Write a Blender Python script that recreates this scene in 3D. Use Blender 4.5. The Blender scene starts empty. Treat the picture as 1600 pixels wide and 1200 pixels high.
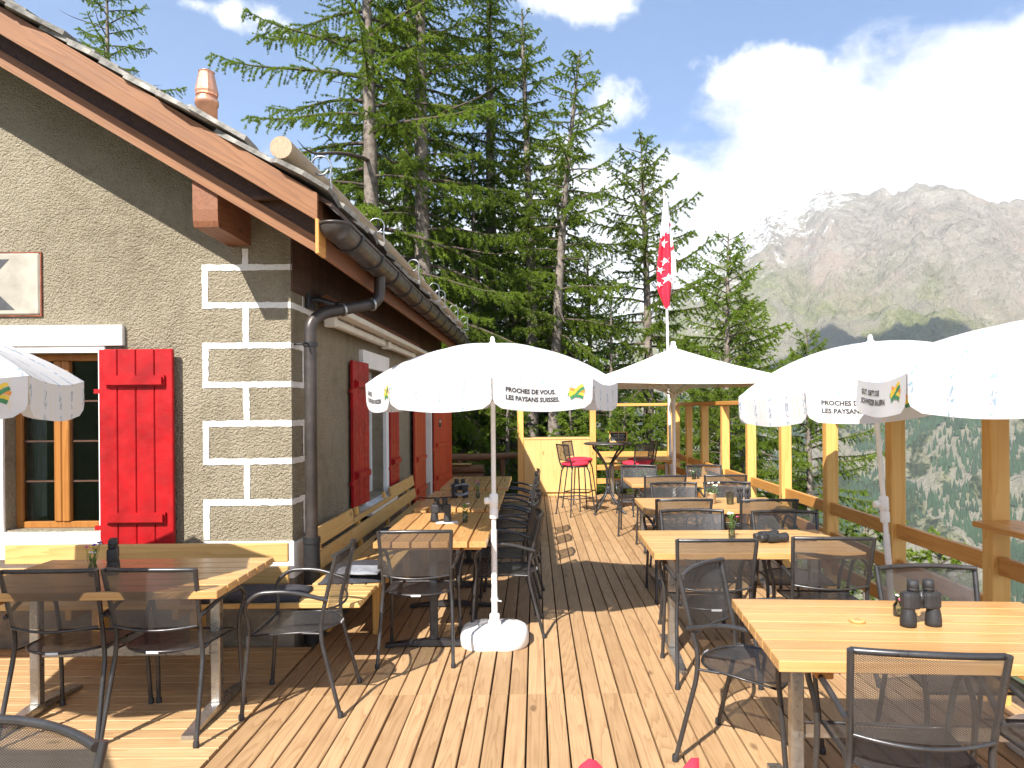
import bpy, bmesh, math, random
import numpy as np
from mathutils import Vector, Matrix, noise as mnoise

random.seed(7)
R = math.radians
PI = math.pi
scene = bpy.context.scene
COL = scene.collection

# ------------------------------------------------------------------ camera
EYE = 1.62
cam_data = bpy.data.cameras.new('camera')
cam = bpy.data.objects.new('camera', cam_data)
COL.objects.link(cam)
cam.location = (0, 0, EYE)
cam.rotation_euler = (Matrix.Rotation(R(90), 4, 'X') @ Matrix.Rotation(-0.008, 4, 'Z')).to_euler()
cam_data.sensor_width = 36
cam_data.lens = 24.97
cam_data.shift_x = -0.0225
cam_data.shift_y = 0.0231
cam_data.clip_start = 0.05
cam_data.clip_end = 20000
scene.camera = cam

# ------------------------------------------------------------------ light
SUN_DIR = Vector((0.48, 0.97, -1.0)).normalized()      # the way the light travels
sun_data = bpy.data.lights.new('sun', 'SUN')
sun_data.energy = 5.0
sun_data.angle = R(0.53)
sun_data.color = (1.0, 0.95, 0.87)
sun = bpy.data.objects.new('sun', sun_data)
COL.objects.link(sun)
sun.rotation_euler = SUN_DIR.to_track_quat('-Z', 'Y').to_euler()
sun.location = (-20, -30, 40)

scene.view_settings.view_transform = 'Standard'
scene.view_settings.look = 'None'
scene.view_settings.gamma = 1.0
scene.view_settings.use_curve_mapping = False
scene.view_settings.exposure = 1.24
scene.cycles.max_bounces = 8
scene.cycles.transparent_max_bounces = 12
scene.cycles.volume_bounces = 1
scene.cycles.use_denoising = True

# ------------------------------------------------------------------ world
world = bpy.data.worlds.new('World')
scene.world = world
world.use_nodes = True
nt = world.node_tree
nt.nodes.clear()


class NT:
    """tiny node builder"""
    def __init__(s, tree):
        s.t = tree
    def n(s, typ, ins=None, **kw):
        nd = s.t.nodes.new(typ)
        for k, v in kw.items():
            setattr(nd, k, v)
        if ins:
            for k, v in ins.items():
                sock = nd.inputs[k]
                if hasattr(v, 'is_output') or isinstance(v, bpy.types.NodeSocket):
                    s.t.links.new(v, sock)
                else:
                    sock.default_value = v
        return nd
    def math(s, op, a, b=0.0, c=0.0, clamp=False):
        nd = s.n('ShaderNodeMath', {0: a, 1: b, 2: c}, operation=op)
        nd.use_clamp = clamp
        return nd.outputs[0]
    def vmath(s, op, a, b=(0, 0, 0)):
        nd = s.n('ShaderNodeVectorMath', {0: a, 1: b}, operation=op)
        return nd.outputs['Value'] if op in ('LENGTH', 'DOT_PRODUCT', 'DISTANCE') else nd.outputs[0]
    def noise(s, vec, scale, detail=4, rough=.55, dist=0.0):
        return s.n('ShaderNodeTexNoise', {'Vector': vec, 'Scale': scale, 'Detail': detail, 'Roughness': rough, 'Distortion': dist}).outputs[0]
    def ramp(s, fac, stops):
        nd = s.n('ShaderNodeValToRGB', {'Fac': fac})
        el = nd.color_ramp.elements
        while len(el) < len(stops):
            el.new(.5)
        for e, (p, c) in zip(el, stops):
            e.position = p
            e.color = (c[0], c[1], c[2], 1)
        return nd.outputs[0]
    def mix(s, fac, a, b, blend='MIX'):
        nd = s.n('ShaderNodeMix', data_type='RGBA', blend_type=blend)
        for i, v in ((0, fac), (6, a), (7, b)):
            if isinstance(v, bpy.types.NodeSocket):
                s.t.links.new(v, nd.inputs[i])
            else:
                nd.inputs[i].default_value = v if i == 0 else (v[0], v[1], v[2], 1)
        return nd.outputs[2]
    def maprange(s, v, a, b, c=0.0, d=1.0, smooth=True):
        nd = s.n('ShaderNodeMapRange', {0: v, 1: a, 2: b, 3: c, 4: d})
        nd.interpolation_type = 'SMOOTHSTEP' if smooth else 'LINEAR'
        return nd.outputs[0]


w = NT(nt)
sky = w.n('ShaderNodeTexSky', sky_type='NISHITA')
sky.sun_disc = False
sky.sun_elevation = math.asin(-SUN_DIR.z)
sky.sun_rotation = math.atan2(-SUN_DIR.x, -SUN_DIR.y) % (2 * PI)
sky.altitude = 2000
sky.air_density = 1.0
sky.dust_density = 0.3
sky.ozone_density = 2.5
wdir = w.n('ShaderNodeTexCoord').outputs['Generated']
sep = w.n('ShaderNodeSeparateXYZ', {0: wdir})
zc = w.math('ADD', w.math('ABSOLUTE', sep.outputs[2]), .22)
proj = w.n('ShaderNodeCombineXYZ', {0: w.math('DIVIDE', sep.outputs[0], zc), 1: w.math('DIVIDE', sep.outputs[1], zc), 2: 0.0}).outputs[0]
cn1 = w.noise(proj, 1.5, 9, .58, .3)
cn2 = w.noise(wdir, 6.0, 7, .6)
bias = w.math('SUBTRACT', w.math('MULTIPLY_ADD', sep.outputs[0], .26, .335), sep.outputs[2])
dens = w.math('ADD', bias, w.math('MULTIPLY', w.math('SUBTRACT', cn1, .5), .55))
dens = w.math('ADD', dens, w.math('MULTIPLY', w.math('SUBTRACT', cn2, .5), .28))
big = w.maprange(dens, -.03, .07)


def cloud_blob(cx, cz, rx, rz):
    d = w.vmath('SUBTRACT', wdir, Vector((cx, 1, cz)).normalized())
    d = w.vmath('MULTIPLY', d, (1 / rx, 1 / rx, 1 / rz))
    r = w.vmath('LENGTH', d)
    r = w.math('SUBTRACT', r, w.math('MULTIPLY', w.math('SUBTRACT', cn2, .5), 5.0))
    return w.math('MULTIPLY', w.maprange(r, 1.0, .35), .95)


cl = big
for b in ((.34, .472, .12, .034), (.05, .575, .09, .035), (-.47, .57, .06, .02), (.13, .425, .06, .05), (-1.1, .5, .3, .08)):
    cl = w.math('MAXIMUM', cl, cloud_blob(*b))
cl = w.math('MULTIPLY', cl, w.maprange(cn2, .2, .5, .8, 1.0))
shade = w.noise(proj, 3.2, 6, .6)
ccol = w.ramp(shade, [(.3, (7.6, 7.9, 8.4)), (.6, (9.4, 9.4, 9.4))])
skc = w.mix(1.0, sky.outputs[0], (.58, .93, 1.32), 'MULTIPLY')
skc = w.mix(.2, skc, (3.6, 6.0, 8.6))
wc = w.mix(cl, skc, ccol)
bg = w.n('ShaderNodeBackground', {0: wc, 1: 0.065})
w.n('ShaderNodeOutputWorld', {0: bg.outputs[0]})

# ------------------------------------------------------------------ materials
def new_mat(name):
    m = bpy.data.materials.new(name)
    m.use_nodes = True
    m.node_tree.nodes.clear()
    return m, NT(m.node_tree)


def finish(b, shader, disp=None):
    o = b.n('ShaderNodeOutputMaterial', {0: shader})
    return o


def plain(name, col, rough=.5, metal=0.0, var=.18, scale=6.0, bump=.0, bscale=60.0, spec=.5, rand=0.0, col2=None):
    m, b = new_mat(name)
    co = b.n('ShaderNodeTexCoord').outputs['Object']
    nz = b.noise(co, scale, 5, .6)
    c2 = col2 or tuple(min(1, c * (1 + var)) for c in col)
    c1 = tuple(c * (1 - var) for c in col)
    c = b.ramp(nz, [(.3, c1), (.7, c2)])
    if rand:
        rnd = b.n('ShaderNodeObjectInfo').outputs['Random']
        f = b.math('MULTIPLY_ADD', rnd, 2 * rand, 1 - rand)
        c = b.mix(1.0, c, b.n('ShaderNodeCombineColor', {0: f, 1: f, 2: f}).outputs[0], 'MULTIPLY')
    r = b.maprange(b.noise(co, scale * 3, 3), .3, .7, max(.02, rough - .08), min(1, rough + .08))
    ins = {'Base Color': c, 'Roughness': r, 'Metallic': metal, 'Specular IOR Level': spec}
    if bump:
        ins['Normal'] = b.n('ShaderNodeBump', {'Height': b.noise(co, bscale, 4, .6), 'Strength': bump, 'Distance': .01}).outputs[0]
    p = b.n('ShaderNodeBsdfPrincipled', ins)
    finish(b, p.outputs[0])
    return m


def wood(name, light, dark, axis=1, rough=.5, ring=18.0, knots=True, rand=.16, grey=0.0, spec=.4, turn=0.0):
    """sawn softwood: long rings along one axis, knots, each piece its own cut and tone"""
    m, b = new_mat(name)
    co = b.n('ShaderNodeTexCoord').outputs['Object']
    if turn:
        co = b.n('ShaderNodeVectorRotate', {'Vector': co, 'Angle': turn}, rotation_type='Y_AXIS').outputs[0]
    rnd = b.n('ShaderNodeObjectInfo').outputs['Random']
    off = b.n('ShaderNodeCombineXYZ', {0: b.math('MULTIPLY', rnd, 37.0), 1: b.math('MULTIPLY', rnd, 91.0), 2: b.math('MULTIPLY', rnd, 53.0)}).outputs[0]
    co = b.vmath('ADD', co, off)
    sc = [1.0, 1.0, 1.0]
    sc[axis] = .055
    st = b.vmath('MULTIPLY', co, tuple(sc))
    warp = b.noise(st, 6.0, 3, .5)
    base = b.math('MULTIPLY_ADD', warp, 1.0, b.math('MULTIPLY', b.noise(st, 2.2, 2), 1.6))
    rings = b.math('FRACT', b.math('MULTIPLY', base, ring * .8))
    rings = b.math('POWER', rings, 2.6)
    fine = b.noise(b.vmath('MULTIPLY', co, tuple(x if i == axis else 160.0 for i, x in enumerate((3.0, 3.0, 3.0)))), 1.0, 3, .6)
    f = b.math('ADD', b.math('MULTIPLY', rings, .6), b.math('MULTIPLY', fine, .4))
    c = b.ramp(f, [(.1, light), (.95, dark)])
    if knots:
        kv = b.n('ShaderNodeTexVoronoi', {'Vector': b.vmath('MULTIPLY', co, tuple(.55 if i == axis else 1.3 for i in range(3))), 'Scale': 3.2, 'Randomness': 1.0})
        k = b.maprange(kv.outputs['Distance'], .10, .045)
        c = b.mix(b.math('MULTIPLY', k, .75), c, tuple(x * .42 for x in dark))
    blot = b.noise(co, 3.5, 4, .6)
    c = b.mix(b.maprange(blot, .35, .75, 0, .28), c, tuple(d * .9 + grey * .1 for d in dark))
    tone = b.math('MULTIPLY_ADD', b.n('ShaderNodeTexWhiteNoise', {'W': rnd}, noise_dimensions='1D').outputs[0], 2 * rand, 1 - rand)
    c = b.mix(1.0, c, b.n('ShaderNodeCombineColor', {0: tone, 1: b.math('POWER', tone, 1.15), 2: b.math('POWER', tone, 1.3)}).outputs[0], 'MULTIPLY')
    bp = b.n('ShaderNodeBump', {'Height': f, 'Strength': .22, 'Distance': .003}).outputs[0]
    p = b.n('ShaderNodeBsdfPrincipled', {'Base Color': c, 'Roughness': b.maprange(fine, .2, .8, rough - .08, rough + .1), 'Normal': bp, 'Specular IOR Level': spec})
    finish(b, p.outputs[0])
    return m


M = {}
M['deck_y'] = wood('larch_decking_lengthwise', (.46, .295, .152), (.30, .165, .076), 1, .6, 24, rand=.13)
M['deck_x'] = wood('larch_decking_crosswise', (.50, .33, .165), (.34, .19, .082), 0, .6, 16, rand=.10)
M['table_x'] = wood('oiled_table_slats_x', (.57, .335, .135), (.47, .235, .075), 0, .3, 15, False, .10, spec=.5)
M['table_y'] = wood('oiled_table_slats_y', (.56, .32, .125), (.45, .22, .07), 1, .3, 15, False, .10, spec=.5)
M['bench_x'] = wood('bench_slats_x', (.58, .38, .15), (.46, .26, .08), 0, .42, 12, True, .08)
M['bench_y'] = wood('bench_slats_y', (.56, .37, .145), (.45, .25, .08), 1, .42, 12, True, .08)
M['post'] = wood('planed_posts', (.70, .42, .13), (.60, .30, .075), 2, .45, 12, True, .06)
M['rail_x'] = wood('planed_rails_x', (.66, .37, .11), (.54, .25, .06), 0, .45, 12, True, .06)
M['rail_y'] = wood('planed_rails_y', (.60, .30, .08), (.47, .19, .04), 1, .45, 12, True, .06)
M['panel'] = wood('spruce_panel', (.68, .46, .19), (.58, .36, .12), 2, .45, 9, True, .04)
M['barge'] = wood('stained_barge_board', (.34, .15, .055), (.20, .075, .028), 0, .5, 15, True, .12)
M['beam_y'] = wood('stained_beam_y', (.22, .085, .035), (.13, .045, .02), 1, .55, 14, True, .12)
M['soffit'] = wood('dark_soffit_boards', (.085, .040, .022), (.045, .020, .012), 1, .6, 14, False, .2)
M['log'] = wood('peeled_log', (.40, .30, .195), (.27, .19, .12), 1, .7, 14, True, .1)
M['log_x'] = wood('bark_log_rail', (.26, .13, .06), (.13, .06, .03), 0, .7, 14, True, .1)
M['window_wood'] = wood('varnished_window_wood', (.36, .155, .038), (.26, .095, .02), 2, .35, 10, False, .06)
M['red'] = plain('red_shutter_paint', (.33, .004, .007), .5, 0, .3, 5.0, .12, 60, spec=.3)
M['red_door'] = wood('red_door_paint', (.46, .055, .02), (.34, .02, .014), 2, .4, 10, False, .08)
M['white_paint'] = plain('white_wall_paint', (.78, .78, .77), .6, 0, .06, 5.0, .12, 50)
M['dirty_white'] = plain('weathered_white_paint', (.62, .61, .58), .65, 0, .22, 7.0, .15, 60)
M['old_sign'] = plain('yellowed_sign_enamel', (.36, .33, .27), .55, 0, .25, 5.0, .1, 40)
M['plastic'] = plain('white_plastic', (.80, .80, .79), .35, 0, .04, 5.0, .03, 90)
M['alu_white'] = plain('white_painted_pole', (.80, .79, .77), .3, 0, .05, 9.0)
M['awning'] = plain('cream_awning_metal', (.70, .66, .58), .4, 0, .1, 5.0)
M['chair'] = plain('anthracite_powder_coat', (.070, .068, .070), .34, .6, .22, 9.0)
M['mesh'] = plain('anthracite_expanded_metal', (.105, .103, .105), .4, .6, .2, 9.0)
M['steel'] = plain('brushed_steel', (.42, .41, .39), .33, .9, .15, 14.0)
M['dark_steel'] = plain('dark_cast_steel', (.05, .05, .055), .45, .5, .25, 8.0)
M['copper'] = plain('new_copper', (.78, .40, .25), .38, .75, .12, 9.0)
M['gutter'] = plain('oxidised_gutter_copper', (.066, .055, .05), .42, .45, .3, 6.0)
M['cast'] = plain('black_cast_pipe', (.02, .02, .022), .5, .2, .25, 9.0)
M['iron'] = plain('galvanised_hook_iron', (.30, .31, .33), .35, .8, .2, 20)
M['slate'] = plain('mossy_stone_slab', (.27, .255, .23), .85, 0, .5, 9.0, .8, 40, rand=.3)
M['rubber'] = plain('binocular_rubber', (.022, .022, .024), .55, 0, .3, 12, .3, 150)
M['lens'] = plain('dark_lens', (.02, .02, .03), .06, 0, .2, 5)
M['tag'] = plain('white_sticker', (.75, .75, .75), .5, 0, .05)
M['cushion_red'] = plain('red_cushion_cloth', (.58, .022, .05), .85, 0, .14, 10, .35, 220)
M['cushion_dark'] = plain('anthracite_blanket', (.035, .036, .045), .9, 0, .35, 14, .5, 200)
M['cushion_grey'] = plain('grey_blanket', (.23, .24, .27), .9, 0, .25, 14, .5, 200)
M['cream'] = plain('cream_parasol_cloth', (.80, .77, .69), .8, 0, .04, 4, .05, 200)
M['black'] = plain('black_print', (.025, .025, .028), .6, 0, .3, 30)
M['faded_black'] = plain('worn_black_lettering', (.05, .05, .055), .6, 0, .4, 14)
M['green_ink'] = plain('green_print', (.05, .22, .09), .6, 0, .2, 30)
M['yellow_ink'] = plain('yellow_print', (.75, .52, .05), .6, 0, .2, 30)
M['orange_ink'] = plain('orange_print', (.72, .27, .04), .6, 0, .2, 30)
M['flag_white'] = plain('white_flag_cloth', (.80, .79, .80), .8, 0, .05, 6)
M['flag_red'] = plain('red_flag_cloth', (.62, .012, .04), .8, 0, .12, 6)
M['paper'] = plain('paper_notice', (.72, .73, .76), .7, 0, .05, 8)
M['slateboard'] = plain('chalk_board', (.02, .024, .022), .7, 0, .5, 10)
M['chalk'] = plain('chalk_writing', (.45, .48, .45), .9, 0, .4, 30)
M['stem'] = plain('flower_stem', (.10, .20, .04), .6, 0, .3, 30)
M['petal_white'] = plain('white_petals', (.75, .74, .70), .7, 0, .1, 30)
M['petal_yellow'] = plain('yellow_petals', (.75, .52, .05), .7, 0, .15, 30)
M['petal_violet'] = plain('violet_petals', (.16, .06, .42), .7, 0, .2, 30)
M['petal_pink'] = plain('pink_petals', (.62, .12, .25), .7, 0, .2, 30)
M['stone'] = plain('field_stone', (.23, .20, .16), .9, 0, .4, 6, .7, 20, rand=.25)
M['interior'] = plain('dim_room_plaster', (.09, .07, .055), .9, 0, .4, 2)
M['curtain'] = plain('grey_curtain', (.16, .165, .175), .9, 0, .2, 6)
M['terracotta'] = plain('pale_pot', (.50, .38, .24), .7, 0, .2, 12)


def make_glass(name, tint=(1, 1, 1), solid=True):
    m, b = new_mat(name)
    g = b.n('ShaderNodeBsdfPrincipled', {'Base Color': (*tint, 1), 'Roughness': .02, 'Transmission Weight': 1.0, 'IOR': 1.45})
    finish(b, g.outputs[0])
    return m


def make_pane(name):
    m, b = new_mat(name)
    gl = b.n('ShaderNodeBsdfGlossy', {'Color': (.55, .6, .62, 1), 'Roughness': .02})
    tr = b.n('ShaderNodeBsdfTransparent', {'Color': (.82, .86, .85, 1)})
    fr = b.n('ShaderNodeFresnel', {'IOR': 1.5})
    mx = b.n('ShaderNodeMixShader', {0: b.math('MULTIPLY', fr.outputs[0], .8), 1: tr.outputs[0], 2: gl.outputs[0]})
    finish(b, mx.outputs[0])
    return m


M['pane'] = make_pane('window_glass')
M['glass'] = make_pane('clear_bottle_glass')


def make_plaster():
    m, b = new_mat('rough_cast_plaster')
    co = b.n('ShaderNodeTexCoord').outputs['Object']
    big_ = b.noise(co, 1.3, 5, .6)
    mid = b.noise(co, 9, 5, .65)
    gr = b.n('ShaderNodeTexVoronoi', {'Vector': b.vmath('ADD', co, b.vmath('MULTIPLY', b.n('ShaderNodeTexNoise', {'Vector': co, 'Scale': 70.0}).outputs[1], (.012, .012, .012))), 'Scale': 95.0, 'Randomness': 1.0}).outputs['Distance']
    fine = b.noise(co, 52, 5, .66)
    c = b.ramp(b.math('ADD', b.math('MULTIPLY', big_, .6), b.math('MULTIPLY', mid, .4)), [(.28, (.29, .245, .17)), (.45, (.41, .355, .255)), (.62, (.48, .42, .31)), (.8, (.54, .48, .365))])
    st = b.noise(b.vmath('MULTIPLY', co, (2.6, 2.6, .55)), 1.6, 5, .65)
    c = b.mix(b.maprange(st, .52, .72, 0, .3), c, (.22, .185, .125))
    c = b.mix(b.maprange(fine, .46, .32, 0, .45), c, (.20, .165, .115))
    h = b.math('ADD', b.math('MULTIPLY', gr, -.5), b.math('MULTIPLY', fine, 1.5))
    bp = b.n('ShaderNodeBump', {'Height': h, 'Strength': 1.0, 'Distance': .034}).outputs[0]
    p = b.n('ShaderNodeBsdfPrincipled', {'Base Color': c, 'Roughness': .95, 'Normal': bp, 'Specular IOR Level': .2})
    finish(b, p.outputs[0])
    return m


M['plaster'] = make_plaster()


def make_quoin():
    m, b = new_mat('white_quoin_lines_on_plaster')
    co = b.n('ShaderNodeTexCoord').outputs['Object']
    fine = b.noise(co, 95, 5, .7)
    c = b.ramp(fine, [(.35, (.60, .57, .50)), (.5, (.80, .79, .76))])
    bp = b.n('ShaderNodeBump', {'Height': fine, 'Strength': .7, 'Distance': .012}).outputs[0]
    p = b.n('ShaderNodeBsdfPrincipled', {'Base Color': c, 'Roughness': .9, 'Normal': bp})
    finish(b, p.outputs[0])
    return m


M['quoin'] = make_quoin()


def make_cloth(plain_=False):
    """white parasol cloth with printed folk-flower stripes; UV.x runs across a panel in metres"""
    m, b = new_mat('white_parasol_cloth_plain' if plain_ else 'white_parasol_cloth')
    uv = b.n('ShaderNodeUVMap').outputs[0]
    sp = b.n('ShaderNodeSeparateXYZ', {0: uv})
    x, y = sp.outputs[0], sp.outputs[1]
    cell = b.math('FRACT', b.math('DIVIDE', b.math('ADD', x, 10.0), .16))
    d = b.math('ABSOLUTE', b.math('SUBTRACT', cell, .5))
    motif = b.noise(b.vmath('MULTIPLY', uv, (75, 40, 1)), 1.0, 2, .5)
    dash = b.math('FRACT', b.math('MULTIPLY', y, 9.0))
    f = b.math('MULTIPLY', b.maprange(d, .10, .07), b.maprange(motif, .47, .54))
    f = b.math('MULTIPLY', f, b.maprange(b.math('ABSOLUTE', b.math('SUBTRACT', dash, .5)), .42, .34))
    hue = b.noise(b.vmath('MULTIPLY', uv, (60, 30, 1)), 1.0, 0)
    mc = b.ramp(hue, [(.42, (.03, .22, .30)), (.5, (.06, .14, .34)), (.6, (.16, .34, .46)), (.66, (.30, .16, .26))])
    c = b.mix(b.math('MULTIPLY', f, 0.0 if plain_ else .62), (.70, .71, .73), mc)
    d2 = b.math('ABSOLUTE', b.math('SUBTRACT', d, .36))
    ye = b.math('MULTIPLY', b.maprange(d2, .05, .02), .35)
    c = b.mix(b.math('MULTIPLY', ye, b.maprange(b.noise(b.vmath('MULTIPLY', uv, (160, 20, 1)), 1.0, 1), .4, .6)), c, (.80, .62, .30))
    df = b.n('ShaderNodeBsdfPrincipled', {'Base Color': c, 'Roughness': .75, 'Specular IOR Level': .2})
    tl = b.n('ShaderNodeBsdfTranslucent', {'Color': c})
    mx = b.n('ShaderNodeMixShader', {0: .28, 1: df.outputs[0], 2: tl.outputs[0]})
    finish(b, mx.outputs[0])
    return m


M['cloth'] = make_cloth()
M['cloth_plain'] = make_cloth(True)


def make_leaf(name, c1, c2, c3):
    m, b = new_mat(name)
    co = b.n('ShaderNodeTexCoord').outputs['Object']
    rnd = b.n('ShaderNodeObjectInfo').outputs['Random']
    nz = b.noise(co, 1.1, 3, .6)
    nf = b.noise(co, 7.0, 2, .6)
    f = b.math('ADD', b.math('MULTIPLY', nz, .6), b.math('MULTIPLY', nf, .4))
    c = b.ramp(f, [(.32, c1), (.5, c2), (.68, c3)])
    t = b.math('MULTIPLY_ADD', rnd, .35, .82)
    c = b.mix(1.0, c, b.n('ShaderNodeCombineColor', {0: t, 1: t, 2: t}).outputs[0], 'MULTIPLY')
    df = b.n('ShaderNodeBsdfPrincipled', {'Base Color': c, 'Roughness': .55, 'Specular IOR Level': .3})
    tl = b.n('ShaderNodeBsdfTranslucent', {'Color': b.mix(.5, c, (.16, .24, .02))})
    mx = b.n('ShaderNodeMixShader', {0: .52, 1: df.outputs[0], 2: tl.outputs[0]})
    finish(b, mx.outputs[0])
    return m


M['larch'] = make_leaf('larch_needles', (.12, .20, .022), (.22, .32, .032), (.30, .39, .046))
M['spruce'] = make_leaf('dark_conifer_needles', (.032, .078, .018), (.065, .13, .024), (.115, .19, .034))
M['bark'] = plain('larch_bark', (.15, .115, .09), .95, 0, .5, 7, 1.0, 18, col2=(.28, .235, .20))
M['twig'] = plain('twig_bark', (.085, .062, .048), .95, 0, .35, 10)
M['far_tree'] = plain('far_conifers', (.030, .062, .026), .9, 0, .4, .02)

# ------------------------------------------------------------------ mesh helpers
def V(*a):
    return Vector(a)


class MB:
    """collects verts, faces and uvs; build() links them as ONE object"""
    def __init__(s):
        s.v, s.f, s.uv, s.sm = [], [], {}, []
    def add(s, vs, fs, smooth=False, uvs=None):
        o = len(s.v)
        s.v.extend([tuple(p) for p in vs])
        for i, f in enumerate(fs):
            if uvs:
                s.uv[len(s.f)] = [uvs[j] for j in f]
            s.f.append(tuple(j + o for j in f))
            s.sm.append(smooth)
        return s
    def box(s, x0, x1, y0, y1, z0, z1, mat=None):
        vs = [(x, y, z) for z in (z0, z1) for y in (y0, y1) for x in (x0, x1)]
        if mat:
            vs = [mat @ Vector(p) for p in vs]
        return s.add(vs, [(0, 2, 3, 1), (4, 5, 7, 6), (0, 1, 5, 4), (1, 3, 7, 5), (3, 2, 6, 7), (2, 0, 4, 6)])
    def cbox(s, x0, x1, y0, y1, z0, z1, c=.004, mat=None):
        """box with chamfered long edges all round"""
        vs, n = [], 0
        rings = []
        for z, k in ((z0, c), (z0 + c, 0), (z1 - c, 0), (z1, c)):
            a, b_, e, d = x0 + k, x1 - k, y0 + k, y1 - k
            rings.append([(a + (c - k), e, z), (b_ - (c - k), e, z), (b_, e + (c - k), z), (b_, d - (c - k), z),
                          (b_ - (c - k), d, z), (a + (c - k), d, z), (a, d - (c - k), z), (a, e + (c - k), z)])
        for r in rings:
            vs += r
        if mat:
            vs = [mat @ Vector(p) for p in vs]
        fs = [tuple(range(7, -1, -1)), tuple(range(24, 32))]
        for q in range(3):
            for i in range(8):
                j = (i + 1) % 8
                fs.append((q * 8 + i, q * 8 + j, q * 8 + 8 + j, q * 8 + 8 + i))
        return s.add(vs, fs)
    def tube(s, pts, r, seg=8, cap=True, smooth=True, closed=False, squash=None):
        pts = [Vector(p) for p in pts]
        n = len(pts)
        rr = r if isinstance(r, (list, tuple)) else [r] * n
        t0 = (pts[1] - pts[0]).normalized()
        up = Vector((0, 0, 1)) if abs(t0.z) < .9 else Vector((1, 0, 0))
        u = t0.cross(up).normalized()
        vs = []
        for i in range(n):
            if closed:
                t = (pts[(i + 1) % n] - pts[i - 1]).normalized()
            else:
                t = (pts[min(i + 1, n - 1)] - pts[max(i - 1, 0)]).normalized()
            u = (u - t * u.dot(t))
            if u.length < 1e-6:
                u = t.orthogonal()
            u.normalize()
            w_ = t.cross(u)
            for k in range(seg):
                a = 2 * PI * k / seg
                vs.append(pts[i] + (u * math.cos(a) + w_ * math.sin(a)) * rr[i])
        fs = []
        m = n if closed else n - 1
        for i in range(m):
            j = (i + 1) % n
            for k in range(seg):
                l = (k + 1) % seg
                fs.append((i * seg + k, i * seg + l, j * seg + l, j * seg + k))
        s.add(vs, fs, smooth)
        if cap and not closed:
            s.add(vs[:seg], [tuple(range(seg - 1, -1, -1))])
            s.add(vs[-seg:], [tuple(range(seg))])
        return s
    def lathe(s, prof, seg=20, c=(0, 0, 0), smooth=True, mat=None, capb=True, capt=True):
        vs = []
        for r, z in prof:
            for k in range(seg):
                a = 2 * PI * k / seg
                p = Vector((c[0] + r * math.cos(a), c[1] + r * math.sin(a), c[2] + z))
                vs.append(mat @ p if mat else p)
        fs = []
        for i in range(len(prof) - 1):
            for k in range(seg):
                l = (k + 1) % seg
                fs.append((i * seg + k, i * seg + l, (i + 1) * seg + l, (i + 1) * seg + k))
        s.add(vs, fs, smooth)
        if capb:
            s.add(vs[:seg], [tuple(range(seg - 1, -1, -1))])
        if capt:
            s.add(vs[-seg:], [tuple(range(seg))])
        return s
    def prism(s, poly, a, b_, axis='y'):
        """extrude a 2D polygon (counter-clockwise) between a and b_ along an axis"""
        def p3(p, t):
            return {'y': (p[0], t, p[1]), 'x': (t, p[0], p[1]), 'z': (p[0], p[1], t)}[axis]
        n = len(poly)
        vs = [p3(p, a) for p in poly] + [p3(p, b_) for p in poly]
        fs = [tuple(range(n)), tuple(range(2 * n - 1, n - 1, -1))]
        for i in range(n):
            j = (i + 1) % n
            fs.append((i, i + n, j + n, j))
        return s.add(vs, fs)
    def blob(s, c, rx, ry, rz, seg=8, rings=5):
        prof = []
        vs, fs = [], []
        for i in range(rings + 1):
            th = PI * i / rings
            for k in range(seg):
                a = 2 * PI * k / seg
                vs.append((c[0] + rx * math.sin(th) * math.cos(a), c[1] + ry * math.sin(th) * math.sin(a), c[2] - rz * math.cos(th)))
        for i in range(rings):
            for k in range(seg):
                l = (k + 1) % seg
                fs.append((i * seg + k, i * seg + l, (i + 1) * seg + l, (i + 1) * seg + k))
        return s.add(vs, fs, True)
    def mesh(s, name, mat):
        me = bpy.data.meshes.new(name)
        me.from_pydata(s.v, [], s.f)
        me.polygons.foreach_set('use_smooth', s.sm)
        if s.uv:
            ul = me.uv_layers.new(name='UVMap')
            for p in me.polygons:
                uvs = s.uv.get(p.index)
                if uvs:
                    for li, u in zip(p.loop_indices, uvs):
                        ul.data[li].uv = u
        me.materials.append(mat)
        bm = bmesh.new()
        bm.from_mesh(me)
        bmesh.ops.recalc_face_normals(bm, faces=bm.faces)
        bm.to_mesh(me)
        bm.free()
        me.update()
        return me
    def build(s, name, mat, parent=None, **props):
        return link(name, s.mesh(name, mat), parent, **props)


def link(name, data, parent=None, loc=None, rot=None, **props):
    o = bpy.data.objects.new(name, data)
    COL.objects.link(o)
    if parent is not None:
        o.parent = parent
    if loc is not None:
        o.location = loc
    if rot is not None:
        o.rotation_euler = rot
    for k, v_ in props.items():
        o[k] = v_
    return o


def thing(name, label, cat, loc=(0, 0, 0), rz=0.0, group=None):
    o = link(name, None, None, loc, (0, 0, rz), label=label, category=cat)
    o.empty_display_size = .1
    if group:
        o['group'] = group
    return o


def structure(name, mesh, **kw):
    return link(name, mesh, None, kind='structure', **kw)


CHILDREN = {}


def kids(o):
    return [c for c in bpy.data.objects if c.parent == o]


def dup(root, loc, rot, label=None, group=None, cat=None):
    """copy a thing with its parts and sub-parts"""
    tree = CHILDREN.get(root.name)
    if tree is None:
        tree = [(c, kids(c)) for c in kids(root)]
        CHILDREN[root.name] = tree
    r = root.copy()
    COL.objects.link(r)
    r.location = loc
    r.rotation_euler = rot if isinstance(rot, (tuple, list)) else (0, 0, rot)
    if label:
        r['label'] = label
    if group:
        r['group'] = group
    for ch, grand in tree:
        c = ch.copy()
        COL.objects.link(c)
        c.parent = r
        for g in grand:
            d = g.copy()
            COL.objects.link(d)
            d.parent = c
    return r


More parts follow.
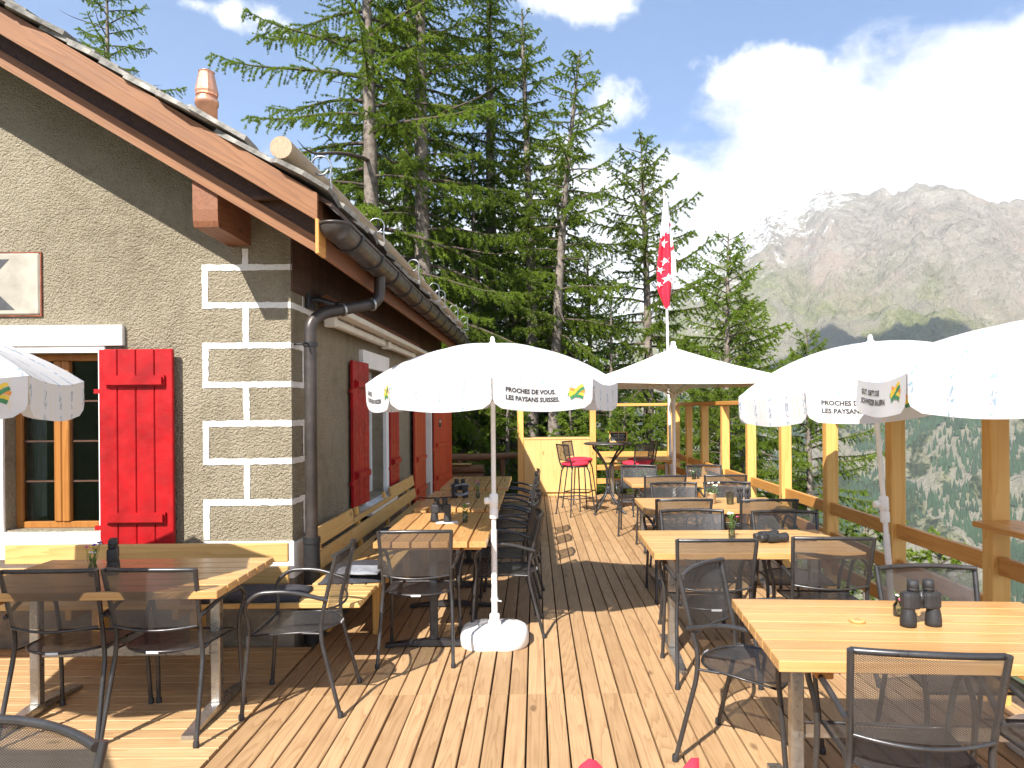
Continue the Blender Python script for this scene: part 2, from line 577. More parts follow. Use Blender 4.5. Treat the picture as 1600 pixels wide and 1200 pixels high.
def arc(pts, r=.04, n=4):
    """round the corners of a polyline"""
    pts = [Vector(p) for p in pts]
    out = [pts[0]]
    for i in range(1, len(pts) - 1):
        p, a, b_ = pts[i], pts[i - 1], pts[i + 1]
        d1, d2 = (a - p), (b_ - p)
        k = min(r, d1.length * .45, d2.length * .45)
        s_, e = p + d1.normalized() * k, p + d2.normalized() * k
        for j in range(n + 1):
            t = j / n
            out.append(s_.lerp(p, t).lerp(p.lerp(e, t), t))
    out.append(pts[-1])
    return out


def text_mesh(body, size, width=None):
    cu = bpy.data.curves.new('lettering', 'FONT')
    cu.body = body
    cu.size = size
    cu.offset = size * .034
    cu.resolution_u = 2
    tmp = bpy.data.objects.new('lettering', cu)
    COL.objects.link(tmp)
    dg = bpy.context.evaluated_depsgraph_get()
    me = bpy.data.meshes.new_from_object(tmp.evaluated_get(dg))
    COL.objects.unlink(tmp)
    bpy.data.objects.remove(tmp)
    vs = [tuple(v_.co) for v_ in me.vertices]
    fs = [tuple(p.vertices) for p in me.polygons]
    bpy.data.meshes.remove(me)
    if width:
        xs = [v_[0] for v_ in vs]
        k = width / (max(xs) - min(xs))
        x0 = min(xs)
        vs = [((x - x0) * k, y, z) for x, y, z in vs]
    return vs, fs


def np_mesh(name, verts, faces, mat, smooth=False):
    """fast mesh of triangles or quads from numpy arrays"""
    me = bpy.data.meshes.new(name)
    n, m, k = len(verts), len(faces), faces.shape[1]
    me.vertices.add(n)
    me.vertices.foreach_set('co', np.ascontiguousarray(verts, dtype=np.float32).ravel())
    me.loops.add(m * k)
    me.loops.foreach_set('vertex_index', np.ascontiguousarray(faces, dtype=np.int32).ravel())
    me.polygons.add(m)
    me.polygons.foreach_set('loop_start', np.arange(0, m * k, k, dtype=np.int32))
    me.polygons.foreach_set('use_smooth', np.full(m, smooth))
    me.materials.append(mat)
    me.update(calc_edges=True)
    me.validate()
    return me


# ------------------------------------------------------------------ terrain
def ground_z(x, y):
    z = -.45
    z -= .58 * max(0.0, x - .4) ** 1.02
    z -= .13 * max(0.0, y - 13.5)
    z += .22 * max(0.0, -x - 4.5)
    d = math.hypot(x, y)
    if d > 8:
        z += mnoise.noise((x * .11, y * .11, 3.0)) * min(1.2, (d - 8) * .06)
        z += mnoise.noise((x * .021, y * .021, 9.0)) * min(9, (d - 8) * .08)
    return max(z, -345.0 - d * .02)


def build_ground():
    rs = [0.0] + [2.2 * 1.085 ** i for i in range(84)]
    na = 128
    vs, fs = [], []
    for r in rs:
        for k in range(na):
            a = 2 * PI * k / na
            x, y = r * math.sin(a), r * math.cos(a)
            vs.append((x, y, ground_z(x, y)))
    for i in range(len(rs) - 1):
        for k in range(na):
            l = (k + 1) % na
            fs.append((i * na + k, i * na + l, (i + 1) * na + l, (i + 1) * na + k))
    m, b = new_mat('forest_floor')
    co = b.n('ShaderNodeTexCoord').outputs['Object']
    f1 = b.noise(co, .35, 6, .65)
    f2 = b.noise(co, 3.0, 6, .7)
    c = b.ramp(b.math('ADD', b.math('MULTIPLY', f1, .6), b.math('MULTIPLY', f2, .4)),
               [(.32, (.035, .06, .018)), (.48, (.06, .095, .028)), (.6, (.10, .09, .05)), (.72, (.20, .18, .15))])
    bp = b.n('ShaderNodeBump', {'Height': f2, 'Strength': .8, 'Distance': .2}).outputs[0]
    p = b.n('ShaderNodeBsdfPrincipled', {'Base Color': c, 'Roughness': .95, 'Normal': bp, 'Specular IOR Level': .1})
    finish(b, p.outputs[0])
    structure('ground', np_mesh('ground', np.array(vs), np.array(fs), m, True))


build_ground()

# skyline of the range across the valley: azimuth in degrees from +Y, rise / horizontal distance
SKYLINE = [(-120, .16), (-85, .17), (-60, .13), (-48, .06), (-26, .08), (-7, .132), (.7, .168), (6.5, .196), (9.3, .203), (10.9, .214),
           (12.9, .233), (14.8, .254), (16.5, .272), (17.9, .281), (18.5, .289), (19.3, .278), (20.2, .272), (20.9, .267), (21.6, .281),
           (22.55, .287), (23.2, .280), (24.0, .273), (25.1, .267), (26.3, .274), (27.3, .277), (28.4, .278), (29.3, .270), (30.1, .268),
           (31.2, .259), (32.4, .249), (34.5, .237), (41, .21), (54, .14), (75, .15), (100, .12), (140, .10)]


def sky_e(az):
    for (a0, e0), (a1, e1) in zip(SKYLINE, SKYLINE[1:]):
        if a0 <= az <= a1:
            t = (az - a0) / (a1 - a0)
            return e0 + (e1 - e0) * t
    return .1


R_FOOT = 1250.0


def ridge_r(az):
    return 4300 - 900 * math.exp(-((az - 31) / 9.0) ** 2) + 500 * math.exp(-((az - 12) / 8.0) ** 2)


def mountain_point(az, t, crag=1.0):
    e = sky_e(az)
    rr = ridge_r(az)
    r = R_FOOT + (rr - R_FOOT) * t
    a = R(az)
    x, y = r * math.sin(a), r * math.cos(a)
    zr = e * rr
    if t <= 1:
        z = -360 + (zr + 360) * t ** 1.06
    else:
        z = zr - (t - 1) * 2600
    p = (x * .0016, y * .0016, .3)
    rid = mnoise.ridged_multi_fractal(p, .9, 2.1, 6, 1.0, 2.0) - 1.1
    q = (x * .006, y * .006, z * .003)
    fine = mnoise.fractal(q, .8, 2.0, 5)
    amp = math.sin(PI * min(1, max(0, t))) ** .7
    z += (rid * 110 * amp + fine * 60 * (amp * .8 + .25)) * crag
    lim = (zr + fine * 60) / rr * (.90 + .10 * t)
    if t <= 1 and z > lim * r:
        z = lim * r
    return (x, y, z)


def build_mountain():
    azs = [-118 + 3.0 * i for i in range(33)] + [-19 + .22 * i for i in range(270)] + [41 + 3 * i for i in range(33)]
    ts = [i / 150 for i in range(151)] + [1.03, 1.1, 1.25]
    vs, fs = [], []
    for t in ts:
        for az in azs:
            vs.append(mountain_point(az, t))
    n = len(azs)
    for i in range(len(ts) - 1):
        for k in range(n - 1):
            fs.append((i * n + k, i * n + k + 1, (i + 1) * n + k + 1, (i + 1) * n + k))
    m, b = new_mat('alpine_slope')
    geo = b.n('ShaderNodeNewGeometry')
    co = geo.outputs['Position']
    sp = b.n('ShaderNodeSeparateXYZ', {0: co})
    x, y, z = sp.outputs[0], sp.outputs[1], sp.outputs[2]
    n1 = b.noise(b.vmath('MULTIPLY', co, (1, 1, .5)), .0022, 8, .65)
    n2 = b.noise(co, .011, 7, .68, .4)
    n3 = b.noise(co, .05, 5, .7)
    ns = b.n('ShaderNodeSeparateXYZ', {0: geo.outputs['Normal']}).outputs[2]
    n4 = b.noise(co, .16, 4, .75)
    rock = b.ramp(b.math('ADD', b.math('MULTIPLY', n2, .4), b.math('ADD', b.math('MULTIPLY', n3, .3), b.math('MULTIPLY', n4, .3))), [(.36, (.15, .128, .10)), (.5, (.36, .32, .255)), (.65, (.56, .51, .43))])
    warm = b.mix(b.maprange(n1, .5, .62), rock, (.42, .33, .265))
    grass = b.ramp(b.math('ADD', b.math('MULTIPLY', n2, .4), b.math('ADD', b.math('MULTIPLY', n3, .3), b.math('MULTIPLY', n4, .3))), [(.36, (.11, .13, .045)), (.5, (.25, .255, .115)), (.64, (.42, .395, .25))])
    gz = b.math('ADD', z, b.math('MULTIPLY', b.math('SUBTRACT', n1, .5), 900.0))
    gz = b.math('ADD', gz, b.math('MULTIPLY', b.math('SUBTRACT', n2, .5), 420.0))
    c = b.mix(b.maprange(b.math('ADD', gz, b.math('MULTIPLY', b.math('SUBTRACT', b.math('DIVIDE', x, b.math('MAXIMUM', y, 1.0)), .40), 900.0)), 330, 640), grass, warm)
    nd = b.noise(b.vmath('MULTIPLY', co, (1.0, .6, .35)), .0075, 6, .6, .6)
    scree = b.math('MULTIPLY', b.maprange(nd, .45, .54), b.maprange(gz, 560, 260))
    c = b.mix(b.math('MULTIPLY', scree, .8), c, (.33, .295, .235))
    wood_f = b.math('MULTIPLY', b.maprange(b.math('ADD', b.math('MULTIPLY', nd, .75), b.math('MULTIPLY', n3, .25)), .455, .51, 1, 0), b.maprange(z, 190, 20))
    c = b.mix(b.math('MULTIPLY', wood_f, .92), c, b.ramp(n3, [(.35, (.020, .036, .016)), (.65, (.055, .075, .03))]))
    # snow lies on the high left summits and in gullies
    az = b.math('DIVIDE', x, b.math('MAXIMUM', y, 1.0))
    sn = b.math('ADD', z, b.math('MULTIPLY', b.math('SUBTRACT', n2, .5), 1500.0))
    sn = b.math('ADD', sn, b.math('MULTIPLY', b.math('SUBTRACT', .44, az), 2500.0))
    sn = b.math('ADD', sn, b.math('MULTIPLY', b.math('SUBTRACT', n3, .5), 1300.0))
    c = b.mix(b.maprange(sn, 1080, 1150), c, (.80, .82, .85))
    bp = b.n('ShaderNodeBump', {'Height': b.math('ADD', n2, b.math('ADD', b.math('MULTIPLY', n3, .6), b.math('MULTIPLY', n4, .18))), 'Strength': 1.0, 'Distance': 48.0}).outputs[0]
    p = b.n('ShaderNodeBsdfPrincipled', {'Base Color': c, 'Roughness': .95, 'Normal': bp, 'Specular IOR Level': .1})
    finish(b, p.outputs[0])
    structure('mountain', np_mesh('mountain', np.array(vs), np.array(fs), m, True))
    # conifers dotted over the lower slope opposite
    rnd = random.Random(5)
    V_, F_ = [], []
    cnt = 0
    while cnt < 5600:
        az_ = rnd.uniform(9, 40)
        t_ = rnd.uniform(.02, .30)
        x_, y_, z_ = mountain_point(az_, t_)
        d = mnoise.noise((x_ * .007, y_ * .007, 1.0)) + .6 * mnoise.noise((x_ * .022, y_ * .022, 4.0))
        if z_ > 190 - rnd.random() * 160 or d < rnd.uniform(-.02, .55):
            continue
        cnt += 1
        h = rnd.uniform(9, 24)
        rad = h * rnd.uniform(.16, .22)
        o = len(V_)
        ph = rnd.random() * 2
        for zz, rr in ((0.0, rad), (h * .45, rad * .62)):
            for k in range(5):
                a = ph + 2 * PI * k / 5
                q = rr * rnd.uniform(.7, 1.2)
                V_.append((x_ + q * math.cos(a), y_ + q * math.sin(a), z_ - 1 + zz))
        V_.append((x_, y_, z_ + h))
        for k in range(5):
            l = (k + 1) % 5
            F_ += [(o + k, o + l, o + 5 + l), (o + k, o + 5 + l, o + 5 + k), (o + 5 + k, o + 5 + l, o + 10)]
    link('far_forest', np_mesh('far_forest', np.array(V_), np.array(F_), M['far_tree']), None, kind='stuff')


build_mountain()


def build_shadow_cloud():
    """a small unseen cumulus added overhead to cast the dark band on the slope opposite"""
    bm = bmesh.new()
    rnd = random.Random(3)
    vs = MB()
    for i in range(34):
        px, py = -250 + i * 15.0, rnd.gauss(0, 16)
        r = rnd.uniform(150, 172) * (1 - .35 * (abs(px) / 260) ** 2)
        vs.blob((px, py, rnd.uniform(-10, 40)), r, r * .8, r * .3, 20, 9)
    m = plain('cloud_white', (.85, .85, .86), 1.0, 0, .03, .01)
    o = vs.build('shadow_cloud', m, None, kind='structure')
    return o


HAZE = dict(density=.0001, top=1330)

# ------------------------------------------------------------------ deck
DECK_L, DECK_R, DECK_END = -1.52, 2.66, 13.25
PITCH = 0.1045


def board_mesh(length, axis):
    m = MB()
    h, wd, c = .027, .0475, .003
    prof = [(-wd, -h), (wd, -h), (wd, -c), (wd - c, 0), (-wd + c, 0), (-wd, -c)]
    if axis == 'y':
        m.prism(prof, -length / 2, length / 2, 'y')
        return m.mesh('board', M['deck_y'])
    m.prism(prof, -length / 2, length / 2, 'x')
    return m.mesh('board', M['deck_x'])


deck = structure('deck', MB().box(-4.6, -1.6, -1.6, 4.86, -.09, -.05).box(-1.55, DECK_R - .03, -1.6, DECK_END - .03, -.12, -.05).mesh('deck', M['soffit']))
rows = [(-1.2, 4.02), (4.024, 8.6), (8.604, DECK_END)]
row_mesh = [board_mesh(b_ - a - .004, 'y') for a, b_ in rows]
ncol = int((DECK_R - DECK_L) / PITCH)
rb = random.Random(11)
for i in range(ncol):
    x = DECK_L + PITCH * (i + .5)
    for (a, b_), me in zip(rows, row_mesh):
        link('board', me, deck, (x, (a + b_) / 2, rb.uniform(-.0015, .0015)), (0, 0, rb.uniform(-.0006, .0006)))
# the part of the deck before the house front: boards run along the wall
xm = board_mesh(3.05, 'x')
for i in range(58):
    y = 4.85 - PITCH * .985 * (i + .5)
    link('board', xm, deck, (-1.535 - 1.525, y, rb.uniform(-.001, .001)))

# ------------------------------------------------------------------ house
WX, WY, WEND = -1.68, 4.90, 12.75           # side wall plane, front wall plane, far end
SL = .60                                     # roof slope
BY = 4.17                                    # barge board plane
house = thing('house', 'roughcast alpine hut with red shutters, white painted quoins and a stone slab roof', 'house', (0, 0, 0))


def roof_z(x):                               # underside of the stone slabs
    return 2.885 + SL * (-1.256 - x)


RIDGE = -5.7
WIN_X0, WIN_X1, WIN_Z0, WIN_Z1 = -3.66, -3.00, .80, 2.02          # front window opening
SW_Y0, SW_Y1, SW_Z0, SW_Z1 = 6.96, 7.84, .72, 2.02                  # side window opening
DO_Y0, DO_Y1, DO_Z1 = 10.45, 11.35, 2.08                          # side door opening


def wall_with_hole(m, a0, a1, zs_top, b0, b1, hz0, hz1, face, depth, along):
    """a wall face split around one opening; along 'x' for the front, 'y' for the side"""
    def q(p0, p1, z00, z01, z10, z11):
        if along == 'x':
            m.prism([(p0, z00), (p1, z10), (p1, z11), (p0, z01)], face, face + depth, 'y')
        else:
            m.prism([(p0, z00), (p1, z10), (p1, z11), (p0, z01)], face - depth, face, 'x')
    t = zs_top
    q(a0, b0, -.4, t(a0), -.4, t(b0))
    q(b1, a1, -.4, t(b1), -.4, t(a1))
    q(b0, b1, -.4, hz0, -.4, hz0)
    q(b0, b1, hz1, t(b0), hz1, t(b1))


fw = MB()
top = lambda x: roof_z(x) - .05
wall_with_hole(fw, RIDGE, WX, top, WIN_X0, WIN_X1, WIN_Z0, WIN_Z1, WY, .38, 'x')
fw.prism([(-9.6, -.4), (RIDGE - .001, -.4), (RIDGE - .001, top(RIDGE)), (-9.6, .95)], WY, WY + .38, 'y')
fw.build('front_wall', M['plaster'], house)
sw = MB()
flat = lambda y: 2.44
wall_with_hole(sw, WY + .381, 9.4, flat, SW_Y0, SW_Y1, SW_Z0, SW_Z1, WX, .38, 'y')
wall_with_hole(sw, 9.401, WEND, flat, DO_Y0, DO_Y1, -.4, DO_Z1, WX, .38, 'y')
sw.build('side_wall', M['plaster'], house)
bw = MB().prism([(-9.6, -.4), (WX - .381, -.4), (WX - .381, 3.1), (RIDGE, top(RIDGE)), (-9.6, .95)], WEND - .35, WEND - .001, 'y')
bw.build('back_wall', M['plaster'], house)
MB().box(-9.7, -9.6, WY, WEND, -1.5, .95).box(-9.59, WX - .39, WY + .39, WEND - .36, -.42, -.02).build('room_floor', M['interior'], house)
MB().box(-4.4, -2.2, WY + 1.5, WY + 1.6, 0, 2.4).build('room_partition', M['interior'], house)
# dark planked strip between side wall and eaves
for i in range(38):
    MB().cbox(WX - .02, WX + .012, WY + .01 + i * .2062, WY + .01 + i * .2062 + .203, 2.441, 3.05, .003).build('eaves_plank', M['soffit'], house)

# painted quoins: white joint lines, 4 mm proud of the roughcast
qz = [.705, .983, 1.265, 1.526, 1.795, 2.064, 2.342, 2.603]
ql = MB()
pr = .004
LW = .021


rq = random.Random(77)


def rough_strip(a0, a1, z0, z1, f):
    """hand painted line: a thin strip with a wavering edge"""
    horiz = (a1 - a0) > (z1 - z0)
    n = max(2, int(max(a1 - a0, z1 - z0) / .025))
    vs, fs = [], []
    for i in range(n + 1):
        t = i / n
        for s_ in (0, 1):
            j = rq.uniform(-.0032, .0032)
            if horiz:
                vs.append(f(a0 + (a1 - a0) * t, (z1 if s_ else z0) + j, pr))
            else:
                vs.append(f((a1 if s_ else a0) + j, z0 + (z1 - z0) * t, pr))
    for i in range(n):
        fs.append((2 * i, 2 * i + 2, 2 * i + 3, 2 * i + 1))
    ql.add(vs, fs)


def qrect_front(x0, x1, z0, z1):
    rough_strip(x0, x1, z0, z1, lambda a, z, p: (a, WY - p, z))


def qrect_side(y0, y1, z0, z1):
    rough_strip(y0, y1, z0, z1, lambda a, z, p: (WX + p, a, z))


for i, z in enumerate(qz[1:], 1):
    x0 = -2.27
    if i == 7:
        x0 = -2.27
    qrect_front(x0 - LW, WX, z - LW, z + LW)
    qrect_side(WY - pr, WY + .49, z - LW, z + LW)
for i in range(7):
    long_ = i % 2 == 0
    xx = -2.27 if long_ else -1.99
    qrect_front(xx - LW, xx + LW, qz[i] + (LW if i else .02), qz[i + 1] - LW)
    yy = WY + (.24 if long_ else .49)
    qrect_side(yy - LW * .7, yy + LW * .7, qz[i] + LW, qz[i + 1] - LW)
qrect_front(-1.99 - LW, -1.99 + LW, qz[7] + LW, qz[7] + .13)
qrect_side(WY + .47, WY + .49, qz[7] + LW, qz[7] + .22)
ql.build('quoin_lines', M['quoin'], house)
MB().box(-2.29, WX + .012, WY - .012, WY - .0006, .46, .715).box(WX + .0006, WX + .012, WY - .0006, WY + .30, .46, .70).build('white_plinth', M['white_paint'], house)

MB().box(-5.6, WX + .010, WY - .010, WY - .0007, -.4, .4585).box(WX + .0007, WX + .010, WY - .0007, WEND, -.4, .4585).build('stone_base', M['stone'], house)

# ---- roof
roof = MB()
z_e, z_r = roof_z(-1.20), roof_z(RIDGE)
roof.prism([(-1.20, z_e - .03), (-1.20, z_e - .002), (RIDGE, z_r - .002), (RIDGE, z_r - .03)], BY + .05, 13.15, 'y')
roof.prism([(RIDGE - .001, z_r - .03), (RIDGE - .001, z_r - .002), (-10.2, z_r - .002 - SL * 4.5), (-10.2, z_r - .03 - SL * 4.5)], BY + .05, 13.15, 'y')
roof = roof.build('roof', M['soffit'], house)
sang = math.atan(SL)


def slab_mesh(seed, lw, ll, th):
    r = random.Random(seed)
    n = 9
    pts = []
    for k in range(n):
        a = 2 * PI * k / n
        c_, s_ = math.cos(a), math.sin(a)
        q = 1 / max(abs(c_), abs(s_))
        q = min(q, 1.22)
        pts.append((c_ * q * lw / 2 * r.uniform(.9, 1.04), s_ * q * ll / 2 * r.uniform(.9, 1.04)))
    m = MB()
    vs = [(x, y, 0) for x, y in pts] + [(x, y, th * r.uniform(.8, 1.2)) for x, y in pts]
    fs = [tuple(range(n - 1, -1, -1)), tuple(range(n, 2 * n))]
    for k in range(n):
        j = (k + 1) % n
        fs.append((k, j, j + n, k + n))
    m.add(vs, fs)
    return m


slab_me = [slab_mesh(s, .44, .46, .030).mesh('roof_slab', M['slate']) for s in range(6)]
rs_ = random.Random(21)
rest = MB()
nslab = 0
for j in range(26):                                # rows up the slope
    xs = -1.40 - j * .172
    if xs < RIDGE + .1:
        break
    for i in range(26):
        y = BY - .02 + .2 + i * .345 + (.17 if j % 2 else 0)
        if i == 0:
            y = BY - .03 + .22 + rs_.uniform(-.05, .03)
        near = (i < 2 or j < 3)
        tilt = sang - .07 + rs_.uniform(-.02, .02)
        loc = (xs + rs_.uniform(-.02, .02), y, roof_z(xs) + .012 + rs_.uniform(0, .014))
        if near:
            nslab += 1
            link('roof_slab', slab_me[rs_.randrange(6)], roof, loc, (0, tilt, rs_.uniform(-.12, .12)))
        else:
            mt = Matrix.Translation(loc) @ Matrix.Rotation(tilt, 4, 'Y')
            n0 = slab_mesh(rs_.randrange(99), .44, .46, .030)
            rest.add([mt @ Vector(p) for p in n0.v], n0.f)
link('roof_slab', rest.mesh('roof_slab', M['slate']), roof, kind='stuff')
# ridge course of heavier slabs rising behind the edge
for i in range(7):
    sm_ = slab_me[i % 6]
    xs = -3.95 - i * .26
    o = link('roof_slab', sm_, roof, (xs, BY + .75 + (i % 3) * .06, roof_z(xs) + .17 + .035 * i), (0, sang + .12, .3 * i))
    o.scale = (1.3, 1.4, 1.8)

# barge boards on the gable and boards in the shade behind them
bbm = lambda x, dz: 2.87 + SL * (-1.256 - x) + dz
xr, xl = -1.27, RIDGE


def sloped_board(y0, y1, dz0, dz1, x_r, x_l, name, mat):
    m = MB()
    m.prism([(x_l, bbm(x_l, dz0)), (x_r, bbm(x_r, dz0)), (x_r, bbm(x_r, dz1)), (x_l, bbm(x_l, dz1))], y0, y1, 'y')
    m.build(name, mat, house)
    m2 = MB()
    mir = 2 * RIDGE - .001
    m2.prism([(mir - x_r, bbm(x_r, dz0)), (mir - x_l, bbm(x_l, dz0)), (mir - x_l, bbm(x_l, dz1)), (mir - x_r, bbm(x_r, dz1))], y0, y1, 'y')
    m2.build(name, mat, house)


barge_x = M['barge_x'] = wood('stained_barge_board_x', (.28, .118, .038), (.17, .064, .02), 0, .5, 15, True, .1, turn=-math.atan(.6))
sloped_board(BY, BY + .03, -.150, .012, xr, xl, 'barge_board', barge_x)
sloped_board(BY + .18, BY + .21, -.335, -.235, xr - .005, xl, 'barge_board', barge_x)
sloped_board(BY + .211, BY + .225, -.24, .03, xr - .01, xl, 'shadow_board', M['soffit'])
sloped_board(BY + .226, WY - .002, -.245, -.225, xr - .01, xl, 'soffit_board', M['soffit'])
# purlin end under the gable, with the stepped lower edge
pu = MB()
pu.prism([(4.40, 2.755), (WY - .001, 2.75), (WY - .001, 3.15), (4.385, 3.15), (4.385, 2.86), (4.39, 2.79)], -2.105, -1.95, 'x')
pu.build('purlin_end', M['beam_y'], house)
pu = MB()
pu.prism([(4.40, 4.15), (WY - .001, 4.10), (WY - .001, 4.65), (4.385, 4.65), (4.385, 4.40), (4.39, 4.2)], -4.72, -4.56, 'x')
pu.build('purlin_end', M['beam_y'], house)
# eaves: fascia, rafter-bottom boards, gutter
MB().cbox(-1.30, -1.278, BY + .135, 13.1, 2.55, 2.90, .004).build('fascia', M['beam_y'], house)
MB().cbox(-1.282, -1.260, BY - .004, BY + .134, 2.535, 2.74, .003).build('fascia_end', M['rail_y'], house)
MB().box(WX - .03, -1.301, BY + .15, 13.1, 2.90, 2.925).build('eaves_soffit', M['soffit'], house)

GX, GZ, GR = -1.172, 2.712, .092
gm = MB()
seg = 12
vs, fs = [], []
gy = [BY + .05 + i * (13.1 - BY) / 20 for i in range(21)]
for y in gy:
    for k in range(seg + 1):
        a = PI + PI * k / seg
        vs.append((GX - .005 + GR * math.cos(a), y, GZ + GR * math.sin(a)))
    for k in range(seg, -1, -1):
        a = PI + PI * k / seg
        vs.append((GX - .005 + (GR - .004) * math.cos(a), y, GZ + (GR - .004) * math.sin(a)))
n = 2 * (seg + 1)
for i in range(20):
    for k in range(n):
        l = (k + 1) % n
        fs.append((i * n + k, i * n + l, (i + 1) * n + l, (i + 1) * n + k))
gm.add(vs, fs, True)
endc = [(GX - .005 + GR * math.cos(PI + PI * k / seg), GZ + GR * math.sin(PI + PI * k / seg)) for k in range(seg + 1)]
vs, fs = [], []
for i in range(7):                                  # rounded stop end
    th = PI / 2 * i / 6
    for k in range(seg + 1):
        a = PI + PI * k / seg
        vs.append((GX - .005 + GR * math.cos(a) * math.cos(th), BY + .0505 - GR * .95 * math.sin(th), GZ + GR * math.sin(a) * math.cos(th)))
for i in range(6):
    for k in range(seg):
        fs.append((i * (seg + 1) + k, i * (seg + 1) + k + 1, (i + 1) * (seg + 1) + k + 1, (i + 1) * (seg + 1) + k))
gm.add(vs, fs, True)
gm.tube([(GX + GR - .005, BY + .05, GZ + .003), (GX + GR - .005, 13.1, GZ + .003)], .009, 8)
gm.tube([(GX - .005 + (GR + .002) * math.cos(PI + PI * k / 12), BY + .05 + GR * .96 * math.sin(PI + PI * k / 12), GZ + .003) for k in range(13)], .009, 8)
gutter = gm.build('gutter', M['gutter'], house)
br = MB()
for e_, (ra, rb_2) in enumerate(((GR + .003, GR + .011),)):
    vs, fs = [], []
    for k in range(15):
        a = PI + PI * k / 14
        for rr_, yy in ((ra, -.026), (rb_2, -.022), (rb_2, .022), (ra, .026)):
            vs.append((GX - .005 + rr_ * math.cos(a), yy, GZ + rr_ * math.sin(a)))
    for k in range(14):
        for j in range(4):
            l = (j + 1) % 4
            fs.append((k * 4 + j, k * 4 + l, k * 4 + 4 + l, k * 4 + 4 + j))
    br.add(vs, fs, False)
br.tube([(GX + GR - .005, -.03, GZ + .004), (GX + GR - .005, .03, GZ + .004)], .012, 8)
brm = br.mesh('gutter_bracket', M['cast'])
for i in range(15):
    link('gutter_bracket', brm, gutter, (0, 4.50 + i * .60, 0))
# tin apron between slabs and gutter
MB().prism([(-1.27, 2.875), (-1.16, 2.775), (-1.157, 2.778), (-1.267, 2.879)], BY + .06, 13.08, 'y').build('eaves_flashing', M['gutter'], house)
# downpipe
dp = MB()
dp.tube(arc([(-1.177, 5.42, 2.66), (-1.18, 5.42, 2.43), (-1.50, 5.02, 2.30), (-1.565, 4.955, 2.22), (-1.565, 4.955, .70)], .12, 5), .0425, 14)
dpo = dp.build('downpipe', M['gutter'], house)
MB().tube([(-1.565, 4.955, .712), (-1.565, 4.955, .0)], .055, 14).tube([(-1.565, 4.955, .73), (-1.565, 4.955, .69)], .060, 14).build('pipe_foot', M['cast'], dpo)
for z in (2.09,):
    MB().tube([(-1.565, 4.955, z), (-1.565, 4.955, z - .03)], .051, 14).tube([(-1.62, 4.95, z - .015), (-1.69, 4.95, z - .015)], .008, 6).tube([(-1.565, 4.90, z - .015), (-1.58, 4.85, z - .012)], .007, 6).build('pipe_clamp', M['cast'], dpo)
for t_ in ((-1.39, 5.15, 2.34), (-1.22, 5.34, 2.405)):
    d_ = V(-.35, -.40, -.13).normalized()
    MB().tube([V(*t_) - d_ * .008, V(*t_) + d_ * .008], .050, 14).build('pipe_collar', M['steel'], dpo)

# ---- front window
wf = MB()
y0, y1 = WY + .10, WY + .155
fwid = .045
wf.cbox(WIN_X0, WIN_X1, y0, y1, WIN_Z0, WIN_Z0 + fwid, .004)
wf.cbox(WIN_X0, WIN_X1, y0, y1, WIN_Z1 - fwid, WIN_Z1, .004)
for x in (WIN_X0, WIN_X1 - fwid):
    wf.cbox(x, x + fwid, y0, y1, WIN_Z0 + fwid, WIN_Z1 - fwid, .004)
window = wf.build('window', M['window_wood'], house)
mid = (WIN_X0 + WIN_X1) / 2
MB().cbox(mid - .055, mid - .002, y0 - .01, y1 - .01, WIN_Z0 + fwid, WIN_Z1 - fwid, .006).build('mullion', M['window_wood'], window)
MB().cbox(mid + .002, mid + .055, y0 - .012, y1 - .012, WIN_Z0 + fwid, WIN_Z1 - fwid, .006).build('mullion', M['window_wood'], window)
for x0, x1 in ((WIN_X0 + fwid, mid - .056), (mid + .056, WIN_X1 - fwid)):
    for k in range(4):
        za = WIN_Z0 + fwid + k * (WIN_Z1 - WIN_Z0 - 2 * fwid) / 4
        zb = za + (WIN_Z1 - WIN_Z0 - 2 * fwid) / 4
        MB().box(x0, x1, y0 + .025, y0 + .029, za + .006, zb - .006).build('pane', M['pane'], window)
        if k:
            MB().box(x0, x1, y0 + .018, y0 + .036, za - .006, za + .006).build('glazing_bar', M['soffit'], window)
cu_ = MB()
vs, fs = [], []
for i in range(9):
    for z in (WIN_Z0 + .06, WIN_Z1 - .06):
        vs.append((WIN_X0 + .03 + i * .011, WY + .24 + .015 * math.sin(i * 1.9), z))
for i in range(8):
    fs.append((2 * i, 2 * i + 2, 2 * i + 3, 2 * i + 1))
cu_.add(vs, fs, True)
cu_.build('curtain', M['curtain'], window)
# white surround, lintel and sill
ws = MB()
ws.box(WIN_X1 + .0005, WIN_X1 + .045, WY - .02, WY + .10, WIN_Z0 - .02, WIN_Z1 + .003)
ws.box(WIN_X0 - .045, WIN_X0 - .0005, WY - .02, WY + .10, WIN_Z0 - .02, WIN_Z1 + .003)
ws.box(WIN_X0 - .045, WIN_X1 + .045, WY - .022, WY + .10, WIN_Z1 + .0035, WIN_Z1 + .05)
ws.box(-3.82, -2.825, WY - .035, WY - .0005, WIN_Z1 + .051, WIN_Z1 + .19)
ws.build('surround', M['white_paint'], window)
MB().box(WIN_X0 - .12, WIN_X1 + .05, WY - .10, WY + .10, .62, .74).box(WIN_X0 - .03, WIN_X1 + .03, WY - .03, WY + .10, .7405, .79).build('sill', M['dirty_white'], window)
MB().box(-3.86, -2.80, WY - .03, WY - .0005, .30, .619).build('apron', M['white_paint'], window)


